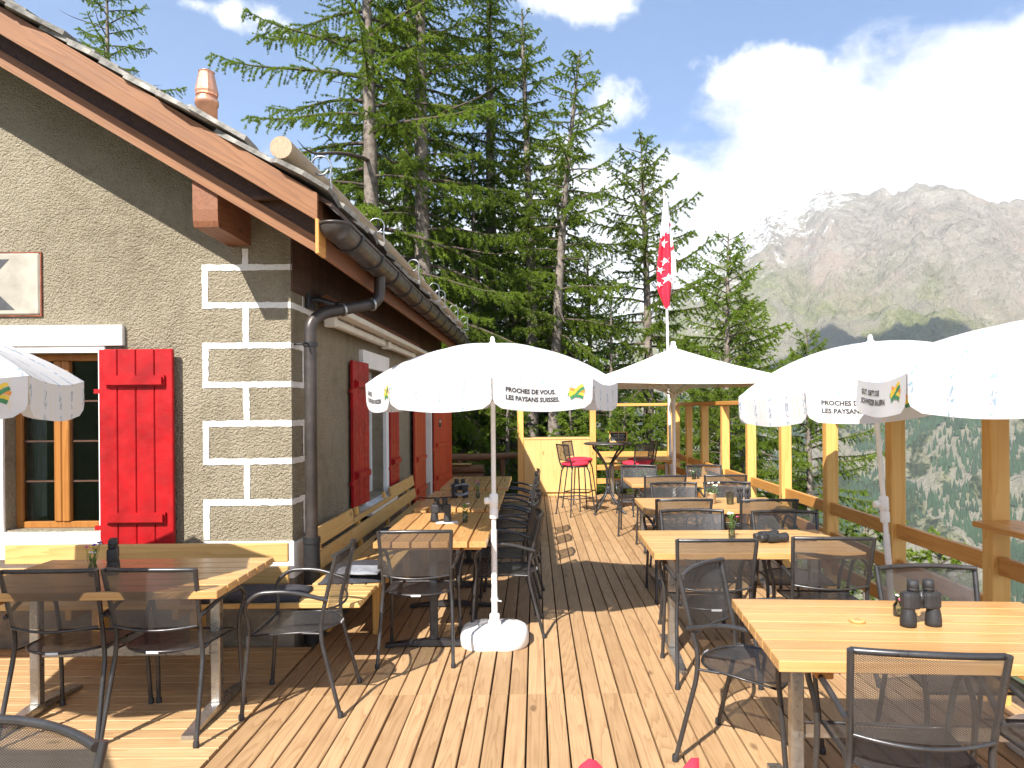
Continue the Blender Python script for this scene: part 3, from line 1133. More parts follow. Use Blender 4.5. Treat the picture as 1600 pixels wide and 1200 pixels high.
def shutter(w_, z0, z1, n, parent, name='shutter', mat='red', bz=(.21, 1.13), knobs=True):
    """plank shutter lying in its own x-z plane, y from 0 to .03; hinge side at x = 0"""
    sh = MB().box(.004, w_ - .004, .012, .022, z0 + .004, z1 - .004).build(name, M[mat], parent)
    for i in range(n):
        a, b_ = i * w_ / n, (i + 1) * w_ / n
        MB().cbox(a + .002, b_ - .002, 0, .03, z0, z1, .005).build('plank', M[mat], sh)
    for z in bz:
        m = MB()
        m.prism([(w_ * .10, z0 + z), (w_ * .90, z0 + z), (w_ * .90, z0 + z + .075), (w_ * .10, z0 + z + .075)], -.016, -.0005, 'y')
        m.prism([(w_ * .12, z0 + z + .012), (w_ * .88, z0 + z + .012), (w_ * .88, z0 + z + .063), (w_ * .12, z0 + z + .063)], -.034, -.0165, 'y')
        m.build('batten', M[mat], sh)
        h = MB().box(-.035, .03, .004, .028, z0 + z - .045, z0 + z - .015)
        h.build('hinge', M[mat], sh)
    return sh


s = shutter(.505, .635, 2.04, 4, house, bz=(.22, 1.15))
s.location = (-2.965, WY - .075, 0)
s = shutter(.505, .635, 2.04, 4, house, bz=(.22, 1.15))
s.location = (-4.22, WY - .075, 0)
MB().tube([(-2.70, WY - .085, .60), (-2.70, WY - .11, .66)], .012, 6).build('shutter_stay', M['cast'], house)

# ---- side window, shutters and door (on the x = WX wall, shutters folded back)
sf = MB()
fx0, fx1 = WX - .17, WX - .12
for z in (SW_Z0, SW_Z1 - .05):
    sf.cbox(fx0, fx1, SW_Y0, SW_Y1, z, z + .05, .004)
for y in (SW_Y0, SW_Y0 + .415, SW_Y1 - .05):
    sf.cbox(fx0, fx1, y, y + .05, SW_Z0 + .05, SW_Z1 - .05, .004)
swin = sf.build('window', M['white_paint'], house)
for y in (SW_Y0 + .05, SW_Y0 + .466):
    MB().box(fx0 + .02, fx0 + .025, y, y + .36, SW_Z0 + .05, SW_Z1 - .05).build('pane', M['pane'], swin)
ss = MB()
ss.box(WX - .12, WX + .035, SW_Y0 - .09, SW_Y0 - .0005, SW_Z0 - .02, SW_Z1 + .003)
ss.box(WX - .12, WX + .035, SW_Y1 + .0005, SW_Y1 + .14, SW_Z0 - .02, SW_Z1 + .003)
ss.box(WX - .12, WX + .04, SW_Y0 - .17, SW_Y1 + .17, SW_Z1 + .0035, SW_Z1 + .17)
ss.build('surround', M['white_paint'], swin)
MB().box(WX - .13, WX + .12, SW_Y0 - .2, SW_Y1 + .2, SW_Z0 - .12, SW_Z0 - .03).build('sill', M['white_paint'], swin)
s = shutter(.50, .73, 2.06, 3, house, bz=(.25, 1.08))
s.location = (WX + .05, 6.37, 0)
s.rotation_euler = (0, 0, R(90 - 3))
s = shutter(.50, .73, 2.06, 3, house, bz=(.25, 1.08))
s.location = (WX + .055, SW_Y1 + .15, 0)
s.rotation_euler = (0, 0, R(90))
# door opening: dark room, white frame, two red leaves folded back
dj = MB()
dj.box(WX - .30, WX + .03, DO_Y0 - .0, DO_Y0 + .09, .0, DO_Z1)
dj.box(WX - .30, WX + .03, DO_Y1 - .09, DO_Y1, .0, DO_Z1)
dj.box(WX - .30, WX + .03, DO_Y0 + .0905, DO_Y1 - .0905, DO_Z1 - .09, DO_Z1)
door = dj.build('door', M['white_paint'], house)
MB().box(WX - .28, WX - .24, DO_Y0 + .09, DO_Y1 - .09, .0, DO_Z1 - .09).build('inner_door', M['window_wood'], door)
leaf = shutter(.92, .04, 2.08, 4, house, 'door_leaf', 'red_door', (.42, .85, 1.7))
leaf.location = (WX + .075, 9.50, 0)
leaf.rotation_euler = (0, 0, R(90))
leaf2 = shutter(.80, .04, 2.08, 3, house, 'door_leaf', 'red_door', (.42, .95, 1.75))
leaf2.location = (WX + .06, DO_Y1 + .03, 0)
leaf2.rotation_euler = (0, 0, R(90 - 14))
nm = MB().box(.15, .33, -.0045, -.0005, 1.55, 1.82)
nm.build('paper_notice', M['paper'], leaf2)
nm = MB()
for k in range(7):
    nm.box(.18, .30 - .02 * (k % 3), -.0062, -.0048, 1.60 + k * .022, 1.606 + k * .022)
nm.box(.235, .25, -.0062, -.0048, 1.785, 1.80)
nm.build('notice_print', M['faded_black'], leaf2)
nm = MB().box(.20, .30, -.0045, -.0005, 1.38, 1.435).box(.20, .30, -.0045, -.0005, 1.315, 1.37)
nm.build('door_plate', M['black'], leaf2)
vs, fs = text_mesh('WC', .05)
MB().add([(.212 + x, -.0055, 1.39 + y) for x, y, z in vs], fs).build('lettering', M['tag'], leaf2)

# ---- sign plate with one visible letter on the front wall
sp_ = MB().cbox(-4.25, -3.40, WY - .022, WY - .001, 2.285, 2.71, .01).build('name_plate', M['old_sign'], house)
rust = plain('rusty_sign_rim', (.22, .07, .04), .85, .2, .5, 14)
MB().box(-4.27, -3.39, WY - .014, WY - .0005, 2.276, 2.284).box(-4.27, -3.39, WY - .014, WY - .0005, 2.711, 2.719).box(-3.399, -3.39, WY - .014, WY - .0005, 2.2845, 2.7105).build('plate_rim', rust, sp_)
vs, fs = text_mesh('K', .50)
x1_ = max(v_[0] for v_ in vs)
MB().add([(-3.565 + (x - x1_) * .95, WY - .0235, 2.335 + y * .93) for x, y, z in vs], fs).build('lettering', M['faded_black'], sp_)

# ---- chimney flue
ch = MB().lathe([(.112, 0), (.112, 1.78), (.125, 1.78), (.125, 1.84), (.105, 1.86), (.105, 1.90)], 20).build('chimney', M['copper'], house)
ch.location = (-3.67, 8.0, 3.27)
MB().lathe([(.118, 1.885), (.118, 1.905), (.125, 1.93), (.088, 2.12), (.08, 2.14), (.08, 2.15)], 12, smooth=False).lathe([(.082, 2.15), (.09, 2.155), (.02, 2.19)], 12).build('chimney_cap', M['copper'], ch)

# ---- snow log on hooks
lg = MB()
lg.tube([(-1.47, 4.14, 3.15), (-1.415, 6.0, 3.145), (-1.375, 9.0, 3.135), (-1.345, 12.9, 3.125)], [.066, .064, .06, .055], 16)
link('snow_log', lg.mesh('snow_log', M['log']), house)
hk = MB()
pts = [V(.105, 0, -.10), V(.10, 0, -.03)]
for k in range(22):
    a = -.4 + k * .30
    r_ = .072 - .0011 * k
    pts.append(V(.035 + r_ * math.cos(a), .015 * k / 22, .055 + r_ * math.sin(a)))
hk.tube(pts, .006, 6)
hk.box(-.02, .12, -.015, .015, -.118, -.108)
hkm = hk.mesh('snow_hook', M['iron'])
for y in (4.55, 6.05, 7.75, 9.2, 9.75, 11.2, 12.6):
    link('snow_hook', hkm, house, (-1.40 + (y - 4.5) * .014, y, 3.125), (0, 0, rb.uniform(-.25, .25)))

# ---- wall lamp and awning under the eaves
lamp = MB().tube(arc([(WX, 5.28, 2.42), (WX + .06, 5.28, 2.44), (WX + .20, 5.34, 2.40)], .03), .022, 8)
lamp.cbox(WX + .001, WX + .03, 5.2, 5.36, 2.36, 2.47, .006)
lamp.blob((WX + .21, 5.345, 2.385), .045, .045, .045, 10, 6)
lamp.build('eaves_bracket', M['dark_steel'], house)
aw = thing('awning', 'closed cream awning rolled up under the eaves above the side window', 'awning', (-1.66, 7.5, 2.30))
MB().cbox(.06, .20, -2.1, 2.2, .045, .095, .008).build('front_rail', M['awning'], aw)
MB().tube([(.06, -2.05, .15), (.06, 2.15, .15)], .05, 12).build('roller', M['beam_y'], aw)
for k in range(74):
    pass
rf = MB()
vs, fs = [], []
for i in range(181):
    y = -2.05 + i * 4.15 / 180
    q = .018 * math.sin(i * 1.05)
    vs += [(.13 + q, y, .096), (.11 + q * .6, y, .165)]
for i in range(180):
    fs.append((2 * i, 2 * i + 2, 2 * i + 3, 2 * i + 1))
rf.add(vs, fs, True).build('folded_cloth', M['beam_y'], aw)
for (a, b_) in ((-2.0, -.12), (.05, 1.75)):
    am = MB().cbox(.05, .115, a, b_, -.03, .03, .01)
    am.cbox(.035, .13, a - .03, a + .05, -.045, .04, .01)
    am.tube([(.08, b_ - .02, -.03), (.08, b_ - .02, .045)], .025, 10)
    am.cbox(.06, .10, (a + b_) / 2 - .35, (a + b_) / 2 - .31, .03, .046, .002)
    am.build('folding_arm', M['awning'], aw)

# ------------------------------------------------------------------ benches
bl = thing('bench', 'slatted larch corner bench along the front wall below the window', 'bench', (-2.6, 4.5, 0))
for i in range(5):
    y = 4.262 - 4.5 + i * .092
    MB().cbox(-1.55, 1.54, y, y + .083, .425, .455, .004).build('seat_slat', M['bench_x'], bl)
MB().cbox(-.9, .965, .175, .203, .615, .74, .004).build('back_slat', M['bench_x'], bl)
MB().cbox(-1.55, .965, .175, .203, .475, .585, .004).build('back_slat', M['bench_x'], bl)
for x in (-1.3, -.35, .30):
    MB().cbox(x, x + .085, .205, .26, .0, .72, .004).build('leg', M['post'], bl)
    MB().cbox(x + .086, x + .125, -.19, .22, .35, .424, .004).build('bracket', M['bench_y'], bl)
    MB().cbox(x, x + .085, -.17, -.11, .0, .424, .004).build('leg', M['post'], bl) if x < -1 else None
sc_ = MB()
for z in (.505, .555):
    sc_.tube([(.352, .1745, z), (.352, .171, z)], .006, 8)
sc_.build('screw', M['steel'], bl)

bs = thing('bench', 'long slatted larch bench along the side wall under the side window', 'bench', (-1.3, 6.8, 0))
for i in range(5):
    x = -.20 + i * .092
    MB().cbox(x, x + .083, -2.08 if i else -2.05, 2.2, .425, .455, .004).build('seat_slat', M['bench_y'], bs)
tilt = Matrix.Translation((-.225, 0, .46)) @ Matrix.Rotation(-.13, 4, 'Y')
for (z0, z1, a, b_) in ((.03, .155, -1.77, 2.2), (.19, .32, -1.77, -.78), (.19, .235, -.778, .80), (.19, .32, .802, 2.2)):
    MB().cbox(-.014, .014, a, b_, z0, z1, .004, tilt).build('back_slat', M['bench_y'], bs)
for y in (-1.7, -.55, .6, 1.85):
    MB().cbox(-.045, -.0145, y, y + .07, -.44, .30, .004, tilt).build('leg', M['post'], bs)
    MB().cbox(-.2, .22, y + .071, y + .11, .35, .424, .004).build('bracket', M['bench_x'], bs)
    MB().cbox(.12, .17, y, y + .07, .0, .424, .004).build('leg', M['post'], bs)

# ------------------------------------------------------------------ railing
rail = thing('railing', 'tall larch railing with square posts and plank rails along the valley edge of the deck', 'railing', (2.5, 8.0, 0))
PY = [1.72, 2.80, 3.86, 4.935, 6.02, 7.11, 8.24, 9.36, 10.48, 11.55, 12.55]
postm = MB().cbox(-.05, .05, -.045, .045, -.35, 1.632, .005).mesh('post', M['post'])
for y in PY:
    link('post', postm, rail, (0, y - 8.0, 0), (0, 0, rb.uniform(-.01, .01)))
link('post', postm, rail, (-.01, 13.1 - 8.0, 0))
MB().cbox(-.06, .06, 1.4 - 8, 13.16 - 8, 1.633, 1.685, .005).build('top_rail', M['rail_y'], rail)
for zt in (.80, .555, .305):
    for a, b_ in zip(PY, PY[1:]):
        link('rail', MB().cbox(-.02, .02, a + .0455 - 8, b_ - .0455 - 8, zt - .098, zt, .004).mesh('rail', M['rail_y']), rail)
    MB().cbox(-.02, .02, 12.596 - 8, 13.054 - 8, zt - .098, zt, .004).build('rail', M['rail_y'], rail)
MB().cbox(-.16, .09, 1.3 - 8, 3.814 - 8, .965, .995, .004).build('shelf_board', M['rail_y'], rail)

end = thing('railing', 'plank railing with thin top beam across the far end of the deck beside the cupboard', 'railing', (.9, 13.1, 0))
pm2 = MB().cbox(-.055, .055, -.045, .045, -.35, 1.632, .005).mesh('post', M['post'])
for x in (-.27, 1.06):
    link('post', pm2, end, (x - .9, -.02, 0))
MB().cbox(-1.23, 1.535, -.06, .04, 1.633, 1.685, .005).build('top_rail', M['rail_x'], end)
for zt in (.80, .555, .305):
    MB().cbox(.216, 1.535, -.02, .02, zt - .098, zt, .004).build('rail', M['rail_x'], end)

cab = thing('cupboard', 'pale wooden two door cupboard built in at the far end of the deck', 'cupboard', (.39, 13.27, 0))
MB().box(-.60, .61, -.20, .24, .06, 1.03).build('body', M['panel'], cab)
MB().cbox(-.62, .615, -.235, .26, 1.031, 1.06, .004).build('top', M['panel'], cab)
MB().box(-.60, .61, -.19, .2, 0, .059).build('plinth', M['panel'], cab)
d1 = MB().cbox(-.60, .078, -.226, -.2005, .065, 1.028, .003).build('door', M['panel'], cab)
d2 = MB().cbox(.083, .61, -.226, -.2005, .065, 1.028, .003).build('door', M['panel'], cab)
MB().lathe([(.012, 0), (.012, .004), (.006, .006)], 12, mat=Matrix.Translation((.12, -.2265, .80)) @ Matrix.Rotation(R(90), 4, 'X')).build('lock', M['dark_steel'], d2)

# log rail and stacked wood beyond the house end
lr = thing('log_rail', 'rough brown log laid as a rail beyond the end of the house', 'fence', (-1.0, 13.9, 0))
MB().tube([(-.75, 0, .66), (-.2, .03, .655), (.3, -.02, .675), (.75, .02, .69)], [.075, .07, .068, .062], 12).build('rail', M['log_x'], lr)
for x in (-.5, .35):
    MB().tube([(x, .02, -1.4), (x, .02, .62)], .06, 10).build('post', M['log_x'], lr)
lp = thing('log_pile', 'short weathered logs stacked against the end of the house', 'log pile', (-1.35, 13.55, 0))
for (x, z, r_) in ((0, .10, .10), (.03, .29, .09), (0, .46, .08)):
    MB().tube([(-.42, 0, z), (.36, .01 * z, z)], r_, 12).build('log', M['log_x'], lp)
MB().cbox(-.4, .12, -.12, .1, .542, .57, .004).build('plank', M['bench_x'], lp)

# ------------------------------------------------------------------ chairs
def lattice(surf, inside, umax, vmax, du=.0095, dv=.0064, wd=.0011, seg=8, lift=.0011):
    """expanded-metal mesh: two crossing families of thin ribbons laid on surf(u, v)"""
    m = MB()
    hyp = math.hypot(du, dv)
    step = du * dv / hyp
    for fam, sg in ((0, 1), (1, -1)):
        d = V(du, sg * dv, 0) / hyp
        nrm = V(-d.y, d.x, 0)
        half = math.hypot(umax, vmax)
        k = -int(half / step)
        while k * step <= half:
            o = V(0, 0, 0) + nrm * (k * step)
            ts = [t for t in np.linspace(-half, half, 240) if inside(o.x + d.x * t, o.y + d.y * t)]
            k += 1
            if len(ts) < 4:
                continue
            t0, t1 = ts[0], ts[-1]
            n = max(2, int(seg * (t1 - t0) / .4) + 1)
            vs, fs = [], []
            for i in range(n + 1):
                p = o + d * (t0 + (t1 - t0) * i / n)
                for sgn in (-1, 1):
                    q = p + nrm * wd * sgn / 1
                    s3 = surf(q.x, q.y)
                    vs.append((s3[0], s3[1], s3[2] + (lift if fam else 0)) if seg < 7 else (s3[0], s3[1] + (lift if fam else 0), s3[2]))
            for i in range(n):
                fs.append((2 * i, 2 * i + 1, 2 * i + 3, 2 * i + 2))
            m.add(vs, fs)
    return m


def back_half(z):
    return .204 + .022 * (z - .57) / .28


def back_y(x, z):
    t = (z - .57) / .28
    lean = -.165 - .085 * (z - .48) / .37
    return lean - (.035 + .02 * (1 - t)) * (1 - (x / .23) ** 2)


def seat_ok(x, y):
    if y > .205 or y < -.215:
        return False
    if y > -.06:
        return abs(x) < .212 - .02 * (.2 - y)
    q = (y + .06) / .155
    return abs(x) < .205 * math.sqrt(max(0, 1 - q * q))


def seat_z(x, y):
    return .440 - .012 * (1 - (x / .21) ** 2) + (.0 if y < .15 else -(y - .15) * .2)


def make_chair():
    t = thing('armchair', 'x', 'chair')
    m = lattice(lambda u, v: (u, back_y(u, v + .70) + .0, v + .70), lambda u, v: -.135 < v < .143 and abs(u) < back_half(v + .70) + .004, .26, .16)
    m.build('backrest', M['mesh'], t)
    m = lattice(lambda u, v: (u, v, seat_z(u, v)), seat_ok, .22, .22, seg=5, wd=.0016)
    m.build('seat', M['mesh'], t)
    rim = []
    for i in range(9):
        rim.append((.212 - .424 * i / 8, .206, seat_z(0.2, .206)))
    for i in range(17):
        a = PI * i / 16
        rim.append((-.205 * math.cos(a), -.06 - .155 * math.sin(a), .440))
    MB().tube(rim, .0065, 6, closed=True).build('seat_frame', M['chair'], t)
    tr = []
    for i in range(13):
        x = -.226 + .452 * i / 12
        tr.append((x, back_y(x, .845) + .02, .845 + .006 * math.cos(x / .226 * PI / 2)))
    MB().tube(tr, .0115, 10).build('top_rail', M['chair'], t)
    br_ = []
    for i in range(13):
        x = -.208 + .416 * i / 12
        br_.append((x, back_y(x, .565), .562 - .012 * math.cos(x / .208 * PI / 2)))
    MB().tube(br_, .007, 8).build('bottom_rail', M['chair'], t)
    for s_ in (-1, 1):
        rear = arc([(s_ * .236, -.265, .012), (s_ * .222, -.165, .40), (s_ * .212, -.162, .50), (s_ * .229, -.247, .853)], .10, 5)
        lg_ = MB().tube(rear, .0115, 10).build('rear_leg', M['chair'], t)
        MB().lathe([(.015, 0), (.015, .022), (.0125, .03)], 10, (s_ * .237, -.267, .0)).build('foot_cap', M['dark_steel'], lg_)
        fr = arc([(s_ * .240, .245, .012), (s_ * .228, .212, .41), (s_ * .236, .205, .50), (s_ * .262, .225, .60), (s_ * .268, .15, .668),
                  (s_ * .262, -.02, .672), (s_ * .232, -.205, .615)], .075, 5)
        lg_ = MB().tube(fr, .0115, 10).build('front_leg_and_arm', M['chair'], t)
        MB().lathe([(.015, 0), (.015, .022), (.0125, .03)], 10, (s_ * .240, .246, .0)).build('foot_cap', M['dark_steel'], lg_)
        MB().tube([(s_ * .205, -.06, .437), (s_ * .221, -.166, .437)], .006, 6).build('stretcher', M['chair'], t)
    MB().box(-.03, .03, -.2255, -.2235, .434, .446).build('sticker', M['tag'], t)
    return t


CHAIR = make_chair()
CG = 'anthracite metal mesh armchairs set out at the terrace tables'
CHAIRS = [
    # x, y, turn (0 looks away from the camera along the deck), label
    (1.25, 2.44, -9, 'mesh armchair in the right foreground with its back to the viewer at the nearest table'),
    (1.87, 2.46, -4, 'mesh armchair cut off by the right edge of the picture, beside the foreground one'),
    (.985, 3.27, -128, 'mesh armchair turned at an angle to the left end of the nearest right hand table'),
    (1.84, 3.13, 178, 'mesh armchair behind the big binoculars on the far side of the nearest right hand table'),
    (1.045, 4.33, -1, 'mesh armchair on the near left of the table with the binoculars lying flat'),
    (1.745, 4.36, -5, 'mesh armchair on the near right of the table with the binoculars lying flat'),
    (1.15, 5.02, 179, 'mesh armchair facing us on the far left of the table with the binoculars lying flat'),
    (1.79, 4.93, 175, 'mesh armchair facing us on the far right of the table with the binoculars lying flat'),
    (1.225, 6.11, 0, 'mesh armchair on the near left of the table with the plant pot and glass'),
    (1.92, 6.06, -2, 'mesh armchair on the near right of the table with the plant pot and glass'),
    (1.395, 6.92, 181, 'mesh armchair facing us, far left of the table with the plant pot'),
    (1.93, 6.94, 179, 'mesh armchair facing us, far right of the table with the plant pot'),
    (1.43, 8.12, 2, 'mesh armchair on the near left of the farthest right hand dining table'),
    (2.12, 8.14, -2, 'mesh armchair on the near right of the farthest right hand dining table'),
    (1.31, 9.08, 170, 'mesh armchair facing us beside the bar stools at the farthest dining table'),
    (2.2, 9.0, 183, 'mesh armchair facing us by the railing posts at the farthest dining table'),
    (-2.37, 3.68, 2, 'mesh armchair in shade at the left edge, back to the viewer at the corner table'),
    (-1.87, 3.69, -2, 'mesh armchair at the corner table in front of the small black binoculars'),
    (-1.31, 3.96, 92, 'mesh armchair at the right end of the corner table, seen from the side'),
    (-1.31, 1.50, 160, 'mesh armchair whose backrest top alone shows at the bottom left corner'),
    (-.765, 4.70, 1, 'mesh armchair at the near end of the left table row, back to the viewer'),
    (-.22, 5.22, 91, 'mesh armchair right behind the parasol pole, nearest of the aisle row'),
    (-.25, 5.80, 86, 'second mesh armchair of the aisle row along the left tables'),
    (-.22, 6.50, 93, 'third mesh armchair of the aisle row along the left tables'),
    (-.24, 7.20, 88, 'fourth mesh armchair of the aisle row along the left tables'),
    (-.23, 8.05, 92, 'fifth mesh armchair of the aisle row along the left tables'),
    (-.22, 8.75, 87, 'farthest mesh armchair of the aisle row along the left tables'),
]
for i, (x, y, rz, lab) in enumerate(CHAIRS):
    if i == 0:
        CHAIR.location = (x, y, 0)
        CHAIR.rotation_euler = (0, 0, R(rz))
        CHAIR['label'] = lab
        CHAIR['group'] = CG
    else:
        dup(CHAIR, (x, y, 0), R(rz), lab, CG)
# the chair below the viewer, its red pad hung over the back
dup(CHAIR, (.20, 1.15, 0), R(180), 'mesh armchair just below the viewer that carries the red pad', CG)
pad = MB()
vs, fs = [], []
nx, nz = 16, 5
for sd in (0, 1):
    for j in range(nz + 1):
        for i in range(nx + 1):
            s_ = i / nx
            x = -.125 + .25 * s_
            top_ = .895 - .055 * math.sin(PI * min(1, max(0, (s_ - .18) / .75))) ** .7 - (.03 * max(0, .1 - s_) / .1)
            z = .60 + (top_ - .60) * j / nz
            edge = min(1, 4 * min(s_, 1 - s_) + .25) * min(1, (nz - j) * .8 + .25)
            vs.append((x, .012 * (1 if sd else -1) * edge, z))
q = (nx + 1) * (nz + 1)
for sd in (0, 1):
    for j in range(nz):
        for i in range(nx):
            a = sd * q + j * (nx + 1) + i
            fs.append((a, a + 1, a + nx + 2, a + nx + 1))
ring = [i for i in range(nx + 1)] + [j * (nx + 1) + nx for j in range(1, nx // 99 + nz + 1)] + [nz * (nx + 1) + i for i in range(nx - 1, -1, -1)] + [j * (nx + 1) for j in range(nz - 1, 0, -1)]
for a, b_ in zip(ring, ring[1:] + ring[:1]):
    fs.append((a, b_, b_ + q, a + q))
po = pad.add(vs, fs, True).build('seat_pad', M['cushion_red'])
po.location = (.195, 1.41, .027)
po['label'] = 'red seat pad whose two corners show at the bottom edge of the picture'
po['category'] = 'cushion'

# ------------------------------------------------------------------ tables
def table_legs(t, horizontal, L, W, mat='steel'):
    """two pedestals with a foot bar each and a beam between them; L is the long side"""
    for s_ in (-1, 1):
        o = s_ * (L / 2 - .17)
        pm = MB().cbox(-.026, .026, -.026, .026, .05, .66, .006)
        ft = MB()
        a = W / 2 - .05
        prof = [(-a, 0), (-a + .05, 0), (-a + .07, .012), (a - .07, .012), (a - .05, 0), (a, 0), (a, .02), (.05, .052), (-.05, .052), (-a, .02)]
        ft.prism(prof, -.03, .03, 'x')
        top_ = MB().cbox(-.03, .03, -a, a, .661, .70, .004)
        for m, nm, mt in ((pm, 'leg', mat), (ft, 'foot', mat), (top_, 'bearer', 'rail_y' if horizontal else 'rail_x')):
            if not horizontal:
                m.v = [(y, x, z) for x, y, z in m.v]
                m.f = [tuple(reversed(f)) for f in m.f]
            m.v = [((x + o), y, z) if horizontal else (x, y + o, z) for x, y, z in m.v]
            m.build(nm, M[mt], t)
    b_ = L / 2 - .20
    bm_ = MB().cbox(-b_, b_, -.012, .012, .30, .36, .004)
    if not horizontal:
        bm_.v = [(y, x, z) for x, y, z in bm_.v]
    bm_.build('stretcher', M[mat], t)


def make_table(n, L, W, horizontal, gap, label, mat='steel'):
    t = thing('table', label, 'table')
    p = W / n
    for i in range(n):
        a, b_ = -W / 2 + i * p + gap / 2, -W / 2 + (i + 1) * p - gap / 2
        if horizontal:
            MB().cbox(-L / 2, L / 2, a, b_, .701, .741, .003).build('slat', M['table_x'], t)
        else:
            MB().cbox(a, b_, -L / 2, L / 2, .701, .741, .003).build('slat', M['table_y'], t)
    table_legs(t, horizontal, L, W, mat)
    return t


TR = make_table(7, 1.26, .80, True, .004, 'larch table in the right foreground with big upright binoculars on it')
TR.location = (1.49, 2.80, 0)
TR.rotation_euler = (0, 0, R(-4))
TG = 'larch slat tables in the right hand row'
TR['group'] = TG
for x, y, rz, lab in ((1.345, 4.64, -1, 'larch table with black binoculars lying flat and a flower vase'),
                      (1.575, 6.44, -1, 'larch table with a plant pot, a drinking glass and black bottles'),
                      (1.72, 8.45, 0, 'bare larch dining table nearest the bar stools'),
                      (1.78, 12.18, 0, 'larch table in the far corner by the railing behind the bar table')):
    dup(TR, (x, y, 0), R(rz), lab, TG)
TL = make_table(6, 1.30, .76, False, .013, 'larch table of the left row, with binoculars and a flower vase half in sun', 'dark_steel')
TL.location = (-.70, 5.32, 0)
LG = 'larch slat tables in the left hand row along the wall bench'
TL['group'] = LG
dup(TL, (-.70, 6.90, 0), 0, 'shaded larch table of the left row with the strapped binoculars and violet flowers', LG)
dup(TL, (-.68, 8.48, 0), 0, 'farthest larch table of the left row next to the red door', LG)
TC = make_table(6, 1.30, .79, True, .014, 'larch corner table below the front window, partly in shade', 'steel')
TC.location = (-2.21, 3.83, 0)
TC.rotation_euler = (0, 0, R(1))

# ------------------------------------------------------------------ bar table, stools, cushions
bt = thing('bar_table', 'tall round dark metal bar table with curved legs at the end of the deck', 'bar table', (1.12, 10.95, 0))
MB().lathe([(.05, 1.035), (.36, 1.045), (.375, 1.055), (.375, 1.066), (.36, 1.072)], 32).build('tabletop', M['mesh'], bt)
for k in range(4):
    a = R(45 + 90 * k)
    c_, s_ = math.cos(a), math.sin(a)
    pts = [(.33 * c_, .33 * s_, .0), (.27 * c_, .27 * s_, .06), (.06 * c_, .06 * s_, .27), (.028 * c_, .028 * s_, .40), (.028 * c_, .028 * s_, .66), (.06 * c_, .06 * s_, .74), (.22 * c_, .22 * s_, .92), (.30 * c_, .30 * s_, .98), (.30 * c_, .30 * s_, 1.04)]
    l_ = MB().tube(arc(pts, .08, 4), .016, 8).build('leg', M['dark_steel'], bt)
    MB().lathe([(.024, 0), (.024, .012), (.018, .02)], 10, (.325 * c_, .325 * s_, 0)).build('foot', M['rubber'], l_)
MB().lathe([(.035, .28), (.045, .30), (.045, .38), (.035, .40)], 14).build('collar', M['dark_steel'], bt)


def make_stool():
    t = thing('bar_stool', 'x', 'bar stool')
    rim = [(.19 * math.cos(2 * PI * k / 20) * (1.0), .19 * math.sin(2 * PI * k / 20), .735) for k in range(20)]
    MB().tube(rim, .010, 8, closed=True).build('seat_frame', M['chair'], t)
    lattice(lambda u, v: (u, v, .735), lambda u, v: u * u + v * v < .19 ** 2, .19, .19, seg=3, wd=.0016).build('seat', M['mesh'], t)
    for sx in (-1, 1):
        for sy in (-1, 1):
            l_ = MB().tube(arc([(sx * .215, sy * .215, .012), (sx * .15, sy * .15, .66), (sx * .12, sy * .12, .735)], .1, 5), .0105, 8).build('leg', M['chair'], t)
            MB().lathe([(.014, 0), (.014, .02), (.0115, .026)], 8, (sx * .216, sy * .216, 0)).build('foot_cap', M['dark_steel'], l_)
        MB().tube(arc([(sx * .14, -.14, .70), (sx * .165, -.175, .78), (sx * .175, -.225, 1.06)], .06, 4), .0105, 8).build('back_post', M['chair'], t)
    for z in (.26,):
        q_ = .19
        MB().tube([(-q_, -q_, z), (q_, -q_, z), (q_, q_, z), (-q_, q_, z)], .008, 6, closed=True).build('foot_ring', M['chair'], t)
    MB().tube([(-.176 + .352 * i / 8, -.225 - .02 * math.sin(PI * i / 8), 1.062) for i in range(9)], .0105, 8).build('top_rail', M['chair'], t)
    MB().tube([(-.168 + .336 * i / 8, -.185 - .02 * math.sin(PI * i / 8), .83) for i in range(9)], .007, 6).build('bottom_rail', M['chair'], t)
    lattice(lambda u, v: (u, -.185 - .04 * (v + .115) / .23 - .02 * (1 - (u / .17) ** 2), .945 + v), lambda u, v: abs(u) < .168 and abs(v) < .115, .17, .12).build('backrest', M['mesh'], t)
    return t


STOOL = make_stool()
SG = 'bar stools round the tall bar table'
spots = [(.60, 10.72, -62, 'front left bar stool with its back to the cupboard side of the aisle'),
         (.72, 11.55, -118, 'rear left bar stool half hidden behind the front left one'),
         (1.52, 10.72, 28, 'front right bar stool between the bar table and the dining chairs'),
         (1.68, 11.32, 100, 'rear right bar stool with its backrest against the railing')]
cus = MB()
cus.lathe([(.0, .0), (.17, .0), (.205, .012), (.212, .03), (.20, .048), (.12, .060), (.0, .064)], 28, capb=False, capt=False)
cum = cus.mesh('seat_cushion', M['cushion_red'])
for i, (x, y, rz, lab) in enumerate(spots):
    if i == 0:
        o = STOOL
        o.location, o.rotation_euler = (x, y, 0), (0, 0, R(rz))
        o['label'], o['group'] = lab, SG
    else:
        o = dup(STOOL, (x, y, 0), R(rz), lab, SG)
    c_ = link('seat_cushion', cum, None, (x, y, .745), (R(1.5), R(-1), .4 * i), category='cushion', group='red cushions on the bar stools',
              label='round red cushion on the ' + ('front left', 'rear left', 'front right', 'rear right')[i] + ' bar stool')
